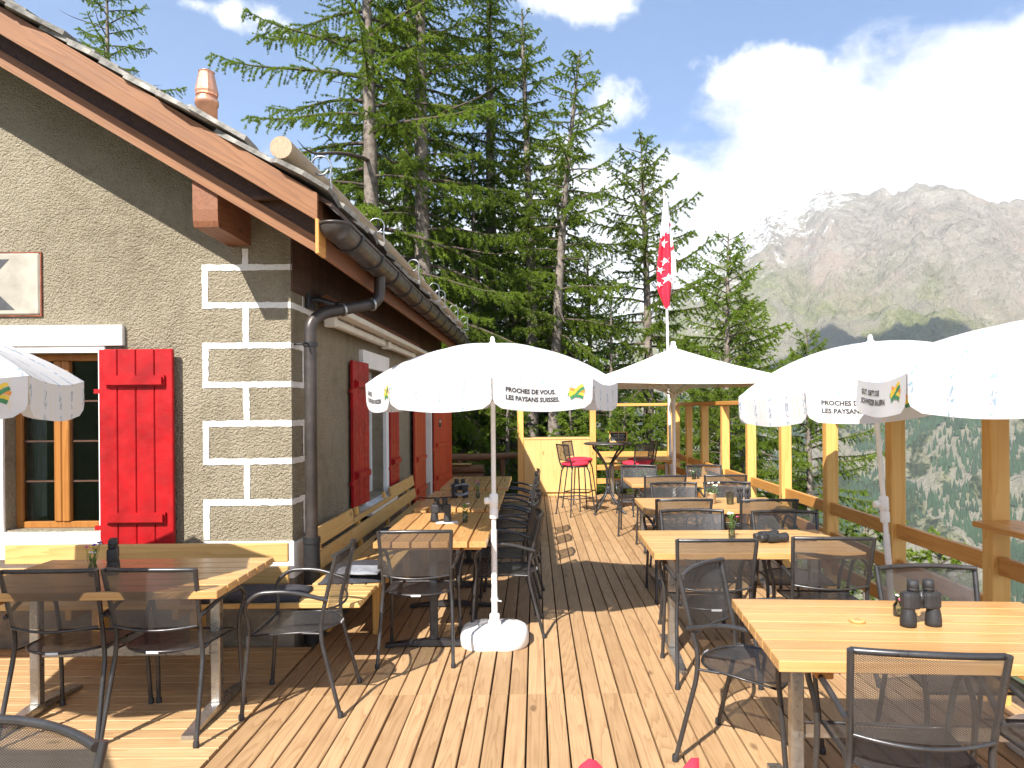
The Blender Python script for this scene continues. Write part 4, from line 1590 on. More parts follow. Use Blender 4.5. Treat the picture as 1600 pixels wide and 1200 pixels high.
# chalk board leaning on the bar table
cb = thing('chalk_board', 'small framed chalk board leaning on the tall bar table', 'sign', (1.28, 10.98, 1.075), R(-10))
tl_ = Matrix.Rotation(R(-38), 4, 'X') @ Matrix.Rotation(R(0), 4, 'Y')
MB().box(-.12, .12, .002, .010, .012, .19, tl_).build('board', M['slateboard'], cb)
fr_ = MB()
fr_.cbox(-.14, .14, -.004, .014, .0, .02, .003, tl_).cbox(-.14, .14, -.004, .014, .182, .202, .003, tl_)
fr_.cbox(-.14, -.12, -.004, .014, .0205, .1815, .003, tl_).cbox(.12, .14, -.004, .014, .0205, .1815, .003, tl_)
fr_.build('frame', M['bench_x'], cb)
st_ = MB()
rc = random.Random(4)
for k in range(5):
    x = -.09 + .02 * (k % 2)
    while x < .085:
        w_ = rc.uniform(.01, .03)
        st_.box(x, x + w_, .0008, .0016, .035 + k * .028, .043 + k * .028 + rc.uniform(-.002, .004), tl_)
        x += w_ + .008
st_.build('chalk_writing', M['chalk'], cb)
MB().tube([(0, .03, .0), (0, .10, .14)], .006, 6).build('prop', M['bench_x'], cb)


# ------------------------------------------------------------------ parasols
def logo(flap, s0, t0, sc):
    """crossed ribbons in green, yellow and orange"""
    out = []
    for (ang, dy, hue, lift) in ((-22, .012, 'orange_ink', .0020), (-22, -.008, 'yellow_ink', .0022), (24, .012, 'yellow_ink', .0030), (24, -.008, 'green_ink', .0032), (-22, -.024, 'green_ink', .0026)):
        m = MB()
        ca, sa = math.cos(R(ang)), math.sin(R(ang))
        vs = []
        for i in range(7):
            u = -.055 + .11 * i / 6
            bend = .006 * math.sin(u * 45)
            for e in (-.0085, .0085):
                x, y = u, dy + e + bend
                vs.append(flap(s0 + sc * (x * ca - y * sa), t0 - sc * (x * sa + y * ca), lift))
        m.add(vs, [(2 * i, 2 * i + 2, 2 * i + 3, 2 * i + 1) for i in range(6)])
        out.append((m, hue))
    return out


def make_parasol(label, loc, phase, texts, lean=(0, 0), base=True, rim=1.79, R_=.87, dome=.275, flap_h=.165, seed=1):
    t = thing('parasol', label, 'parasol', loc)
    t.rotation_euler = (R(lean[0]), R(lean[1]), 0)
    rnd = random.Random(seed)

    def prof(q):
        return rim + dome * (1 - q ** 2.1) ** .95 if q < 1 else rim

    n, nj, ni = 8, 6, 12
    ang = [R(phase + 45 * k) for k in range(n)]          # measured from -Y towards +X

    def rib_pt(k, q):
        a = ang[k % n]
        return V(R_ * q * math.sin(a), -R_ * q * math.cos(a), prof(q))
    for k in range(n):
        m = MB()
        vs, uv, fs = [], [], []
        for i in range(ni + 1):
            q = .035 + .965 * i / ni
            a, b_ = rib_pt(k, q), rib_pt(k + 1, q)
            wdt = (b_ - a).length
            for j in range(nj + 1):
                s_ = j / nj
                p = a.lerp(b_, s_)
                sag = math.sin(PI * s_) * .030 * q + .004 * mnoise.noise((s_ * 4 + k * 3, q * 5, seed)) * min(1, 4 * s_ * (1 - s_) + .1)
                p = p * 1.0
                p.z -= sag
                vs.append(p)
                uv.append(((s_ - .5) * wdt, R_ * q))
        for i in range(ni):
            for j in range(nj):
                a = i * (nj + 1) + j
                fs.append((a, a + 1, a + nj + 2, a + nj + 1))
        m.add(vs, fs, True, uv)
        panel = m.build('panel', M['cloth'], t)
        # hanging flap with rounded lower corners
        a, b_ = rib_pt(k, 1.0), rib_pt(k + 1, 1.0)
        mid_ = (a + b_) / 2
        xd = (b_ - a).normalized()
        out_ = V(mid_.x, mid_.y, 0).normalized()
        half = (b_ - a).length / 2
        ph = rnd.uniform(0, 6)
        amp = rnd.uniform(.004, .009)
        slope = rnd.uniform(-.02, .06)

        def flap(s_, tt, lift=0.0):
            sag = math.cos(s_ / half * PI / 2) * .030 if abs(s_) < half else 0
            wv = amp * math.sin(s_ * 14 + ph) * tt / flap_h + slope * tt
            return mid_ + xd * s_ + V(0, 0, -tt - sag) + out_ * (wv + lift)
        m = MB()
        vs, uv, fs = [], [], []
        NT_, NS = 7, 14
        for i in range(NT_ + 1):
            tt = flap_h * i / NT_
            cr = .055
            ins = 0 if tt < flap_h - cr else cr - math.sqrt(max(0, cr * cr - (tt - flap_h + cr) ** 2))
            hw = half - .004 - ins
            for j in range(NS + 1):
                s_ = -hw + 2 * hw * j / NS
                vs.append(flap(s_, tt))
                uv.append((s_, R_ + tt))
        for i in range(NT_):
            for j in range(NS):
                q = i * (NS + 1) + j
                fs.append((q, q + 1, q + NS + 2, q + NS + 1))
        m.add(vs, fs, True, uv)
        fl = m.build('flap', M['cloth_plain' if k in texts else 'cloth'], t)
        if k in texts:
            lines, size, s0, lg_at = texts[k]
            for li, ln in enumerate(lines):
                tv, tf = text_mesh(ln, size)
                MB().add([flap(s0 + x, .062 + li * size * 1.25 - y, .0022) for x, y, z in tv], tf).build('lettering', M['black'], fl)
            if lg_at is not None:
                for lm, hue in logo(flap, lg_at, .062, 1.0):
                    lm.build('emblem', M[hue], fl)
        # rib and strut
        rb_ = MB()
        rb_.tube([rib_pt(k, q) - V(0, 0, .012) for q in (.03, .2, .4, .6, .8, .99)], .004, 5)
        rb_.tube([rib_pt(k, .5) - V(0, 0, .014), V(.02 * math.sin(ang[k]), -.02 * math.cos(ang[k]), rim - .12)], .0035, 5)
        rb_.build('rib', M['steel'], t)
    MB().tube([(0, 0, .74), (0, 0, rim + dome - .02)], .0165, 14).build('upper_pole', M['alu_white'], t)
    MB().tube([(0, 0, .04), (0, 0, .78)], .021, 14).build('lower_pole', M['alu_white'], t)
    kb = MB().lathe([(.028, .86), (.030, .87), (.030, .92), (.026, .935), (.030, .94), (.031, 1.02), (.022, 1.03)], 16)
    kb.lathe([(.016, .02), (.018, .03), (.024, .035), (.024, .06), (.018, .065)], 12, mat=Matrix.Translation((0, 0, .98)) @ Matrix.Rotation(R(-90), 4, 'Y'))
    kb.build('tilt_joint', M['plastic'], t)
    MB().lathe([(.045, rim + dome - .018), (.03, rim + dome + .0), (.016, rim + dome + .012), (.016, rim + dome + .032), (.010, rim + dome + .045), (.002, rim + dome + .05)], 16).build('finial', M['plastic'], t)
    if base:
        m = MB()
        vs, fs = [], []
        N = 40
        for (sc_, z) in ((.95, 0), (1.0, .015), (1.0, .06), (.985, .085), (.94, .105), (.85, .118), (.4, .124), (.16, .126)):
            for k in range(N):
                a = 2 * PI * k / N
                r_ = 1 - .10 * math.exp(-(math.cos(a) / .16) ** 2) * (1 if sc_ > .6 else 0)
                cx, cy = math.copysign(abs(math.cos(a)) ** .72, math.cos(a)), math.copysign(abs(math.sin(a)) ** .72, math.sin(a))
                vs.append((.235 * sc_ * r_ * cx, .20 * sc_ * r_ * cy, z))
        for i in range(7):
            for k in range(N):
                l = (k + 1) % N
                fs.append((i * N + k, i * N + l, (i + 1) * N + l, (i + 1) * N + k))
        m.add(vs, fs, True)
        m.lathe([(.045, .115), (.045, .15), (.035, .165), (.035, .20), (.023, .205)], 16)
        bo = m.build('base', M['plastic'], t)
        MB().lathe([(.022, .10), (.022, .128), (.018, .132)], 12, (.15, -.06, 0)).build('filler_cap', M['plastic'], bo)
        MB().tube([(.016, -.026, .30), (.05, -.05, .30)], .005, 6).tube([(0, 0, .29), (0, 0, .31)], .026, 12).build('clamp_screw', M['plastic'], bo)
    return t


FR = ['PROCHES DE VOUS.', 'LES PAYSANS SUISSES.']
DE = ['GUT, GIBT’S DIE', 'SCHWEIZER BAUERN.']
IT = ['GRAZIE,', 'CONTADINI SVIZZERI.']
make_parasol('white printed parasol on a white foot in the middle of the deck', (-.29, 4.90, 0), 3, {0: (FR, .036, -.25, .215), 6: (IT, .036, -.25, .26), 2: (DE, .036, -.25, .215), 4: (FR, .036, -.25, .215)}, seed=2)
make_parasol('white printed parasol leaning left in front of the railing posts', (2.335, 4.62, 0), -50, {0: (FR, .036, -.25, .215), 2: (DE, .036, -.25, .215), 4: (IT, .036, -.25, .2), 6: (FR, .036, -.25, .215)}, lean=(0, -4.2), rim=1.745, dome=.29, seed=5)
make_parasol('white printed parasol at the right picture edge, nearest to the viewer', (2.44, 3.28, 0), -75, {7: (DE, .036, -.25, .215), 1: (FR, .036, -.25, .215), 3: (IT, .036, -.25, .2)}, rim=1.755, dome=.26, seed=8)
make_parasol('white printed parasol at the left picture edge before the front window', (-2.96, 3.05, 0), 83, {7: (FR, .036, -.25, .21), 1: (DE, .036, -.25, .215), 3: (IT, .036, -.25, .2)}, seed=3, base=True, rim=1.77)

make_parasol('white printed parasol outside the left picture edge, of which only the shadow shows', (-3.30, .90, 0), 20, {0: (FR, .036, -.25, .21), 2: (DE, .036, -.25, .215), 4: (IT, .036, -.25, .2)}, seed=12)

# big square parasol
bp_ = thing('large_parasol', 'large square cream parasol with a pointed roof beside the flagpole', 'parasol', (2.07, 10.6, 0), R(9))
hw_, zr_, za_ = 1.27, 1.985, 2.50
cor = [V(-hw_, -hw_, zr_), V(hw_, -hw_, zr_), V(hw_, hw_, zr_), V(-hw_, hw_, zr_)]
for k in range(4):
    a, b_ = cor[k], cor[(k + 1) % 4]
    m = MB()
    vs, fs = [], []
    for i in range(9):
        q = .02 + .98 * i / 8
        for j in range(9):
            p = V(0, 0, za_).lerp(a.lerp(b_, j / 8), q)
            p.z -= .03 * math.sin(PI * q) + .02 * q * math.sin(PI * j / 8)
            vs.append(p)
    for i in range(8):
        for j in range(8):
            q = i * 9 + j
            fs.append((q, q + 1, q + 10, q + 9))
    vs += [V(*vs[8 * 9 + j]) - V(0, 0, .05) for j in range(9)]
    for j in range(8):
        fs.append((72 + j, 73 + j, 82 + j, 81 + j))
    m.add(vs, fs, True)
    m.build('roof_panel', M['cream_t'] if 'cream_t' in M else M['cream'], bp_)
for k in range(8):
    e = (cor[k // 2] if k % 2 == 0 else (cor[k // 2] + cor[(k // 2 + 1) % 4]) / 2)
    top_ = V(0, 0, za_ - .04)
    pt = top_.lerp(e, .97) - V(0, 0, .035)
    rb_ = MB().tube([top_, top_.lerp(e, .5) - V(0, 0, .05), pt], .010, 6)
    midp = top_.lerp(e, .48) - V(0, 0, .055)
    rb_.tube([midp, V(e.x, e.y, 0).normalized() * .05 + V(0, 0, 1.80)], .011, 6)
    rb_.build('rib', M['bench_y'] if False else M['awning'], bp_)
MB().tube([(0, 0, 0), (0, 0, za_ + .02)], .026, 14).build('pole', M['alu_white'], bp_)
MB().lathe([(.05, 1.74), (.06, 1.76), (.06, 1.82), (.045, 1.84)], 16).build('hub', M['awning'], bp_)
MB().lathe([(.055, za_ - .02), (.05, za_ + .02), (.035, za_ + .035), (.035, za_ + .085), (.01, za_ + .095)], 16).build('finial', M['plastic'], bp_)
MB().cbox(-.25, .25, -.25, .25, .002, .06, .01).build('base', M['stone'], bp_)
ts_ = MB()
vs, fs = [], []
for i in range(10):
    z = 1.72 - i * .035
    x = -.03 - .05 * math.sin(i * .35)
    vs += [(x - .025 + .004 * i, -.035, z), (x + .025 - .002 * i, -.03, z)]
for i in range(9):
    fs.append((2 * i, 2 * i + 1, 2 * i + 3, 2 * i + 2))
ts_.add(vs, fs, True).build('tie_strap', M['awning'], bp_)

# ------------------------------------------------------------------ flag
fp = thing('flagpole', 'thin white flagpole at the far corner of the deck', 'flagpole', (2.40, 12.55, 0))
MB().tube([(0, 0, 0), (-.09, 0, 5.40)], [.028, .02], 12).build('pole', M['alu_white'], fp)
MB().lathe([(.024, 0), (.034, .015), (.024, .04), (.004, .05)], 12, (-.09, 0, 5.40)).build('truck', M['steel'], fp)
FH, FX = 1.95, .50


def flag_pt(s_, t_, lift=0.0):
    """s 0..1 across the folded cloth, t 0..1 from the top down"""
    w_ = (.06 + .27 * min(1, t_ * 1.5)) * (1 - max(0, t_ - .84) * 3.6)
    c0 = .015 + .03 * t_
    x = c0 - w_ * .62 + w_ * s_ * 1.05
    y = -.05 - .035 * math.sin(s_ * 11 + t_ * 2.0) * min(1, t_ * 3 + .2) - .02 * math.sin(s_ * 4)
    z = -FH * t_ * (1 - .22 * max(0, s_ - .72) / .28 * t_) - .02 * math.sin(s_ * 7)
    return V(x, y - lift, z)


fg = thing('flag', 'limp white and red flag with stars hanging from the flagpole', 'flag', (2.325, 12.55, 5.32))
NS_, NT2 = 24, 40


def is_red(s_, t_):
    return t_ > .33 + .10 * abs(s_ - .45) and s_ < .80 - .10 * (t_ - .33)


for nm, want in (('white_field', False), ('red_field', True)):
    m = MB()
    vs, fs = [], []
    for i in range(NT2 + 1):
        for j in range(NS_ + 1):
            vs.append(flag_pt(j / NS_, i / NT2))
    for i in range(NT2):
        for j in range(NS_):
            if is_red((j + .5) / NS_, (i + .5) / NT2) == want:
                q = i * (NS_ + 1) + j
                fs.append((q, q + 1, q + NS_ + 2, q + NS_ + 1))
    m.add(vs, fs, True).build(nm, M['flag_red'] if want else M['flag_white'], fg)


def star(s0, t0, size, rot, mat):
    m = MB()
    vs = [flag_pt(s0, t0, .012)]
    for k in range(10):
        a = rot + PI * k / 5
        r_ = size if k % 2 == 0 else size * .42
        vs.append(flag_pt(min(.99, max(.01, s0 + r_ * math.sin(a) / .25)), t0 + r_ * math.cos(a) / FH, .012))
    fs = [(0, 1 + k, 1 + (k + 1) % 10) for k in range(10)]
    m.add(vs, fs).build('star', M[mat], fg)


for args in ((.28, .42, .085, .3, 'flag_white'), (.42, .585, .075, .8, 'flag_white'), (.18, .66, .07, .2, 'flag_white'), (.55, .75, .085, .5, 'flag_white'), (.10, .79, .06, .1, 'flag_white'), (.92, .50, .06, .2, 'flag_red'), (.93, .26, .05, .0, 'flag_red')):
    star(*args)


# ------------------------------------------------------------------ small things on the tables
def make_binoculars(scale=1.0):
    t = thing('binoculars', 'x', 'binoculars')
    for s_ in (-1, 1):
        x = s_ * .052
        b_ = MB().lathe([(.026, .0), (.0305, .003), (.031, .02), (.0285, .045), (.024, .068), (.0235, .072)], 22, (x, 0, 0)).build('barrel', M['rubber'], t)
        MB().lathe([(.0, .002), (.024, .002)], 18, (x, 0, -.0005), capb=False, capt=False).build('lens', M['lens'], b_)
        pb = MB()
        outl = []
        for k in range(16):
            a = 2 * PI * k / 16
            outl.append((x - s_ * .010 + .037 * math.copysign(abs(math.cos(a)) ** .7, math.cos(a)), .027 * math.copysign(abs(math.sin(a)) ** .7, math.sin(a))))
        vs = []
        for sc_, z in ((.9, .072), (1, .078), (1, .122), (.93, .134), (.7, .137)):
            for (px, py) in outl:
                cx = x - s_ * .010
                vs.append((cx + (px - cx) * sc_, py * sc_, z))
        fs = [tuple(range(15, -1, -1)), tuple(range(64, 80))]
        for i in range(4):
            for k in range(16):
                l = (k + 1) % 16
                fs.append((i * 16 + k, i * 16 + l, (i + 1) * 16 + l, (i + 1) * 16 + k))
        pb.add(vs, fs)
        pb.build('prism_housing', M['rubber'], t)
        e = MB().lathe([(.0195, .137), (.0195, .143), (.0215, .1435), (.0215, .151), (.0205, .152), (.0205, .153), (.0218, .154), (.0205, .182), (.016, .183)], 22, (x - s_ * .020, 0, 0)).build('eyepiece', M['rubber'], t)
    MB().lathe([(.0095, .072), (.0095, .10), (.012, .101), (.012, .128), (.009, .129), (.009, .140)], 14, (0, -.004, 0)).build('focus_wheel', M['dark_steel'], t)
    MB().cbox(-.03, .03, -.006, .006, .079, .090, .002).cbox(-.03, .03, -.006, .006, .126, .134, .002).build('bridge', M['rubber'], t)
    return t


BIN = make_binoculars()
BIN.location = (1.525, 2.82, .7415)
BIN.rotation_euler = (0, 0, R(4))
BG = 'binoculars for guests on the tables'
BIN['label'], BIN['group'] = 'big black binoculars standing upright on the nearest right hand table', BG
dup(BIN, (-.735, 5.50, .7415), (0, 0, R(-6)), 'black binoculars standing on a paper on the near table of the left row', BG)
o = dup(BIN, (-.745, 6.98, .7415), (0, 0, R(8)), 'black binoculars wrapped in a grey strap on the shaded left table', BG)
o = dup(BIN, (1.60, 4.62, .7745), (R(90), 0, R(-75)), 'black binoculars lying on their side beside the flower vase', BG)
o = dup(BIN, (-2.30, 3.86, .7415), (0, 0, R(116)), 'black binoculars seen edge on at the corner table', BG)
sp2 = thing('strap', 'grey and black carrying strap round the binoculars on the shaded left table', 'strap', (-.745, 6.98, .7415))
sb_ = MB()
for z, w_ in ((.045, .012), (.125, .009)):
    pts = [(.092 * math.cos(2 * PI * k / 24), .038 * math.sin(2 * PI * k / 24), z + .012 * math.sin(2 * PI * k / 12 + z * 30)) for k in range(24)]
    vs = [(x, y, q + e) for x, y, q in pts for e in (-w_, w_)]
    fs = [(2 * k, (2 * k + 2) % 48, (2 * k + 3) % 48, 2 * k + 1) for k in range(24)]
    sb_.add(vs, fs, True)
sb_.build('band', M['cushion_grey'], sp2)
MB().tube([(-.07, -.03, .012), (-.2, -.05, .006), (-.33, -.06, .006), (-.40, .01, .006), (-.43, .05, -.02)], .006, 6).build('tail', M['rubber'], sp2)
pp = thing('paper_sheet', 'white paper lying under the binoculars on the near left table', 'paper', (-.70, 5.47, .7413), R(8))
MB().box(-.07, .10, -.05, .05, .0, .0012).build('sheet', M['paper'], pp)
st2 = thing('strap', 'thin brown strap end beside the binoculars lying on their side', 'strap', (1.70, 4.55, .7415))
MB().tube([(-.05, .03, .012), (.02, .02, .006), (.07, .05, .006), (.11, .03, .006)], .004, 6).build('cord', M['beam_y'], st2)


def flower(t, base, tip, kind, size, rnd):
    mid_ = (V(*base) + V(*tip)) / 2 + V(rnd.uniform(-.01, .01), rnd.uniform(-.01, .01), 0)
    s_ = MB().tube([base, mid_, tip], .0014, 5).build('stem', M['stem'], t)
    m = MB()
    for k in range(6):
        a = 2 * PI * k / 6 + rnd.random()
        m.blob((tip[0] + size * .6 * math.cos(a), tip[1] + size * .6 * math.sin(a), tip[2] + rnd.uniform(-.3, .3) * size), size * .5, size * .5, size * .3, 6, 4)
    m.build('blossom', M[kind], t)


def make_vase(label, loc, kinds, seed, h=.085, r_=.021, tall=.16, leaves=6):
    rnd = random.Random(seed)
    t = thing('flower_vase', label, 'vase', loc)
    MB().lathe([(r_ * .6, 0), (r_, .004), (r_, h * .6), (r_ * .6, h * .85), (r_ * .72, h), (r_ * .62, h), (r_ * .5, h * .85), (r_ * .86, h * .6), (r_ * .86, .008), (0.0005, .008)], 18, capt=False).build('bottle', M['glass'], t)
    for k in kinds:
        a = rnd.uniform(0, 2 * PI)
        q = rnd.uniform(.01, .04)
        flower(t, (0, 0, .012), (q * math.cos(a), q * math.sin(a), tall * rnd.uniform(.75, 1.05)), k, rnd.uniform(.008, .013), rnd)
    m = MB()
    for k in range(leaves * 3):
        a = rnd.uniform(0, 2 * PI)
        z = rnd.uniform(h * .7, tall * .85)
        p = V(.006 * math.cos(a), .006 * math.sin(a), z)
        d = V(math.cos(a) * .6, math.sin(a) * .6, .8).normalized() * rnd.uniform(.02, .04)
        sd = V(-math.sin(a), math.cos(a), 0) * .006
        m.add([p, p + d * .5 + sd, p + d, p + d * .5 - sd], [(0, 1, 2, 3)])
    m.build('leaves', M['stem'], t)
    return t


W_, Y_, VI, PK = 'petal_white', 'petal_yellow', 'petal_violet', 'petal_pink'
make_vase('tiny vase with a wild flower posy in front of the front window', (-2.36, 3.78, .7415), [W_, W_, Y_, Y_, VI, VI, PK, W_], 1, tall=.17)
make_vase('small bottle with white and green sprigs on the near table of the left row', (-.545, 5.46, .7415), [W_, Y_, W_], 2, tall=.15, leaves=14)
make_vase('small bottle with violet flowers on the shaded table of the left row', (-.565, 6.93, .7415), [VI, VI, VI, PK], 3, tall=.17)
make_vase('small glass with a sprig on the farthest table of the left row', (-.50, 8.60, .7415), [W_, W_], 4, tall=.15)
make_vase('small bottle with white flowers on the table with the flat lying binoculars', (1.30, 4.72, .7415), [W_, W_, W_, VI, PK], 5, tall=.17, leaves=12)
make_vase('small glass with a yellow flower beside the chalk board', (1.12, 10.98, 1.0725), [Y_, Y_], 6, tall=.17)
make_vase('squat glass of clover blossoms behind the big upright binoculars', (1.515, 2.955, .7425), [PK, W_, PK, Y_], 7, h=.07, r_=.03, tall=.085)
make_vase('tiny vase on the dining table nearest the bar stools', (1.90, 8.55, .7415), [W_, W_], 8, tall=.12)
pt_ = thing('plant_pot', 'pale pot with a small white flowering plant on the table with the drinking glass', 'plant pot', (1.585, 6.42, .7415))
MB().lathe([(.036, 0), (.040, .003), (.046, .088), (.048, .09), (.048, .097), (.042, .097), (.038, .08), (.0005, .08)], 20, capt=False).build('pot', M['terracotta'], pt_)
rp = random.Random(9)
m = MB()
for k in range(70):
    a, e = rp.uniform(0, 2 * PI), rp.uniform(.15, 1)
    d = V(math.cos(a), math.sin(a), e * 1.3).normalized()
    p = V(0, 0, .085) + d * rp.uniform(.02, .08)
    sd = d.cross(V(0, 0, 1)).normalized() * .009
    q = d * .028 + V(0, 0, -.006)
    m.add([p, p + q * .5 + sd, p + q, p + q * .5 - sd], [(0, 1, 2, 3)])
m.build('leaves', M['stem'], pt_)
m = MB()
for k in range(9):
    a = rp.uniform(0, 2 * PI)
    m.blob((.05 * math.cos(a) + .02, .05 * math.sin(a), .15 + rp.uniform(0, .04)), .011, .011, .008, 6, 4)
m.build('blossom', M[W_], pt_)
gl_ = thing('drinking_glass', 'half full drinking glass beside the plant pot', 'glass', (1.74, 6.36, .7415))
MB().lathe([(.028, 0), (.030, .003), (.035, .105), (.033, .105), (.028, .010), (.0005, .010)], 24, capt=False).build('tumbler', M['glass'], gl_)
for i, (dx, dy, h) in enumerate(((0, 0, .135), (.035, .02, .135), (.07, -.005, .13), (.10, .03, .135))):
    b_ = thing('bottle', 'slim black bottle in the row of four beside the drinking glass', 'bottle', (1.83 + dx, 6.42 + dy, .7415), 0, 'slim black bottles beside the drinking glass')
    MB().lathe([(.013, 0), (.014, .004), (.014, h * .62), (.010, h * .7), (.010, h * .78), (.0125, h * .8), (.0125, h), (.008, h + .004)], 14).build('body', M['rubber'], b_)
mo = thing('bottle', 'two dark little bottles by the parasol pole on the farthest dining table', 'bottle', (1.93, 8.62, .7415))
MB().lathe([(.016, 0), (.017, .06), (.008, .08), (.008, .10)], 12).lathe([(.014, 0), (.015, .05), (.007, .07), (.007, .085)], 12, (.045, .01, 0)).build('body', M['rubber'], mo)
wd = thing('wooden_disc', 'small round wooden disc with a burnt number on the nearest right hand table', 'table number', (1.30, 2.88, .7415))
MB().lathe([(.030, 0), (.032, .002), (.032, .009), (.030, .011)], 24).build('disc', M['bench_x'], wd)
tv, tf = text_mesh('12', .022)
MB().add([(x - .014, y - .008, .0113) for x, y, z in tv], tf).build('number', M['beam_y'], wd)


# ------------------------------------------------------------------ blankets and cushions on the benches
def folded(name, label, loc, rz, layers, cat):
    t = thing(name, label, cat, loc, rz)
    rnd = random.Random(len(label))
    z = 0
    for (w_, d_, h_, ox, oy, mt, a_) in layers:
        m = MB()
        vs, fs = [], []
        nx, ny = 14, 12
        for top_ in (0, 1):
            for i in range(nx + 1):
                for j in range(ny + 1):
                    u, v_ = i / nx * 2 - 1, j / ny * 2 - 1
                    e = (1 - abs(u) ** 8) * (1 - abs(v_) ** 8)
                    wob = .006 * mnoise.noise((u * 2.3 + ox, v_ * 2.1 + oy, z * 9))
                    x, y = u * w_ / 2 * (1 + .03 * math.sin(v_ * 4)), v_ * d_ / 2 * (1 + .03 * math.sin(u * 5))
                    ca, sa = math.cos(a_), math.sin(a_)
                    zz = z + (h_ * (.35 + .65 * e) + wob * 1.4 if top_ else 0)
                    vs.append((ox + x * ca - y * sa, oy + x * sa + y * ca, zz))
        q = (nx + 1) * (ny + 1)
        for top_ in (0, 1):
            for i in range(nx):
                for j in range(ny):
                    a = top_ * q + i * (ny + 1) + j
                    fs.append((a, a + 1, a + ny + 2, a + ny + 1))
        ring = [j for j in range(ny + 1)] + [i * (ny + 1) + ny for i in range(1, nx + 1)] + [nx * (ny + 1) + j for j in range(ny - 1, -1, -1)] + [i * (ny + 1) for i in range(nx - 1, 0, -1)]
        for a, b_ in zip(ring, ring[1:] + ring[:1]):
            fs.append((a, b_, b_ + q, a + q))
        m.add(vs, fs, True).build('fold', M[mt], t)
        z += h_ * .9
    return t


folded('blanket', 'folded dark and light grey blanket on the side wall bench', (-1.27, 4.98, .456), .1,
       [(.40, .50, .035, 0, 0, 'cushion_dark', 0), (.38, .30, .03, .01, .09, 'cushion_dark', .12), (.30, .22, .022, .05, -.14, 'cushion_grey', -.15)], 'blanket')
folded('seat_cushion', 'thin dark grey cushion on the front bench behind the corner table', (-1.78, 4.46, .456), 0, [(.66, .36, .035, 0, 0, 'cushion_dark', .03)], 'cushion')
folded('blanket', 'dark folded blanket far along the side wall bench behind the shaded table', (-1.27, 6.55, .456), 0, [(.36, .5, .05, 0, 0, 'cushion_dark', .1)], 'blanket')

# ------------------------------------------------------------------ trees
def np_tubes(paths, radii, seg):
    """many tubes at once: paths (n, k, 3), radii (n, k)"""
    n, k, _ = paths.shape
    t = np.gradient(paths, axis=1)
    t /= np.linalg.norm(t, axis=2, keepdims=True) + 1e-9
    ref = np.where(np.abs(t[..., 2:3]) < .9, np.array([0, 0, 1.0]), np.array([1.0, 0, 0]))
    u = np.cross(t, ref)
    u /= np.linalg.norm(u, axis=2, keepdims=True) + 1e-9
    v = np.cross(t, u)
    a = 2 * np.pi * np.arange(seg) / seg
    p = paths[:, :, None, :] + radii[:, :, None, None] * (u[:, :, None, :] * np.cos(a)[None, None, :, None] + v[:, :, None, :] * np.sin(a)[None, None, :, None])
    verts = p.reshape(-1, 3)
    base = (np.arange(n) * k * seg)[:, None, None] + (np.arange(k - 1) * seg)[None, :, None]
    i = np.arange(seg)
    j = (i + 1) % seg
    f = np.stack([base + i, base + j, base + seg + j, base + seg + i], axis=-1).reshape(-1, 4)
    return verts, f


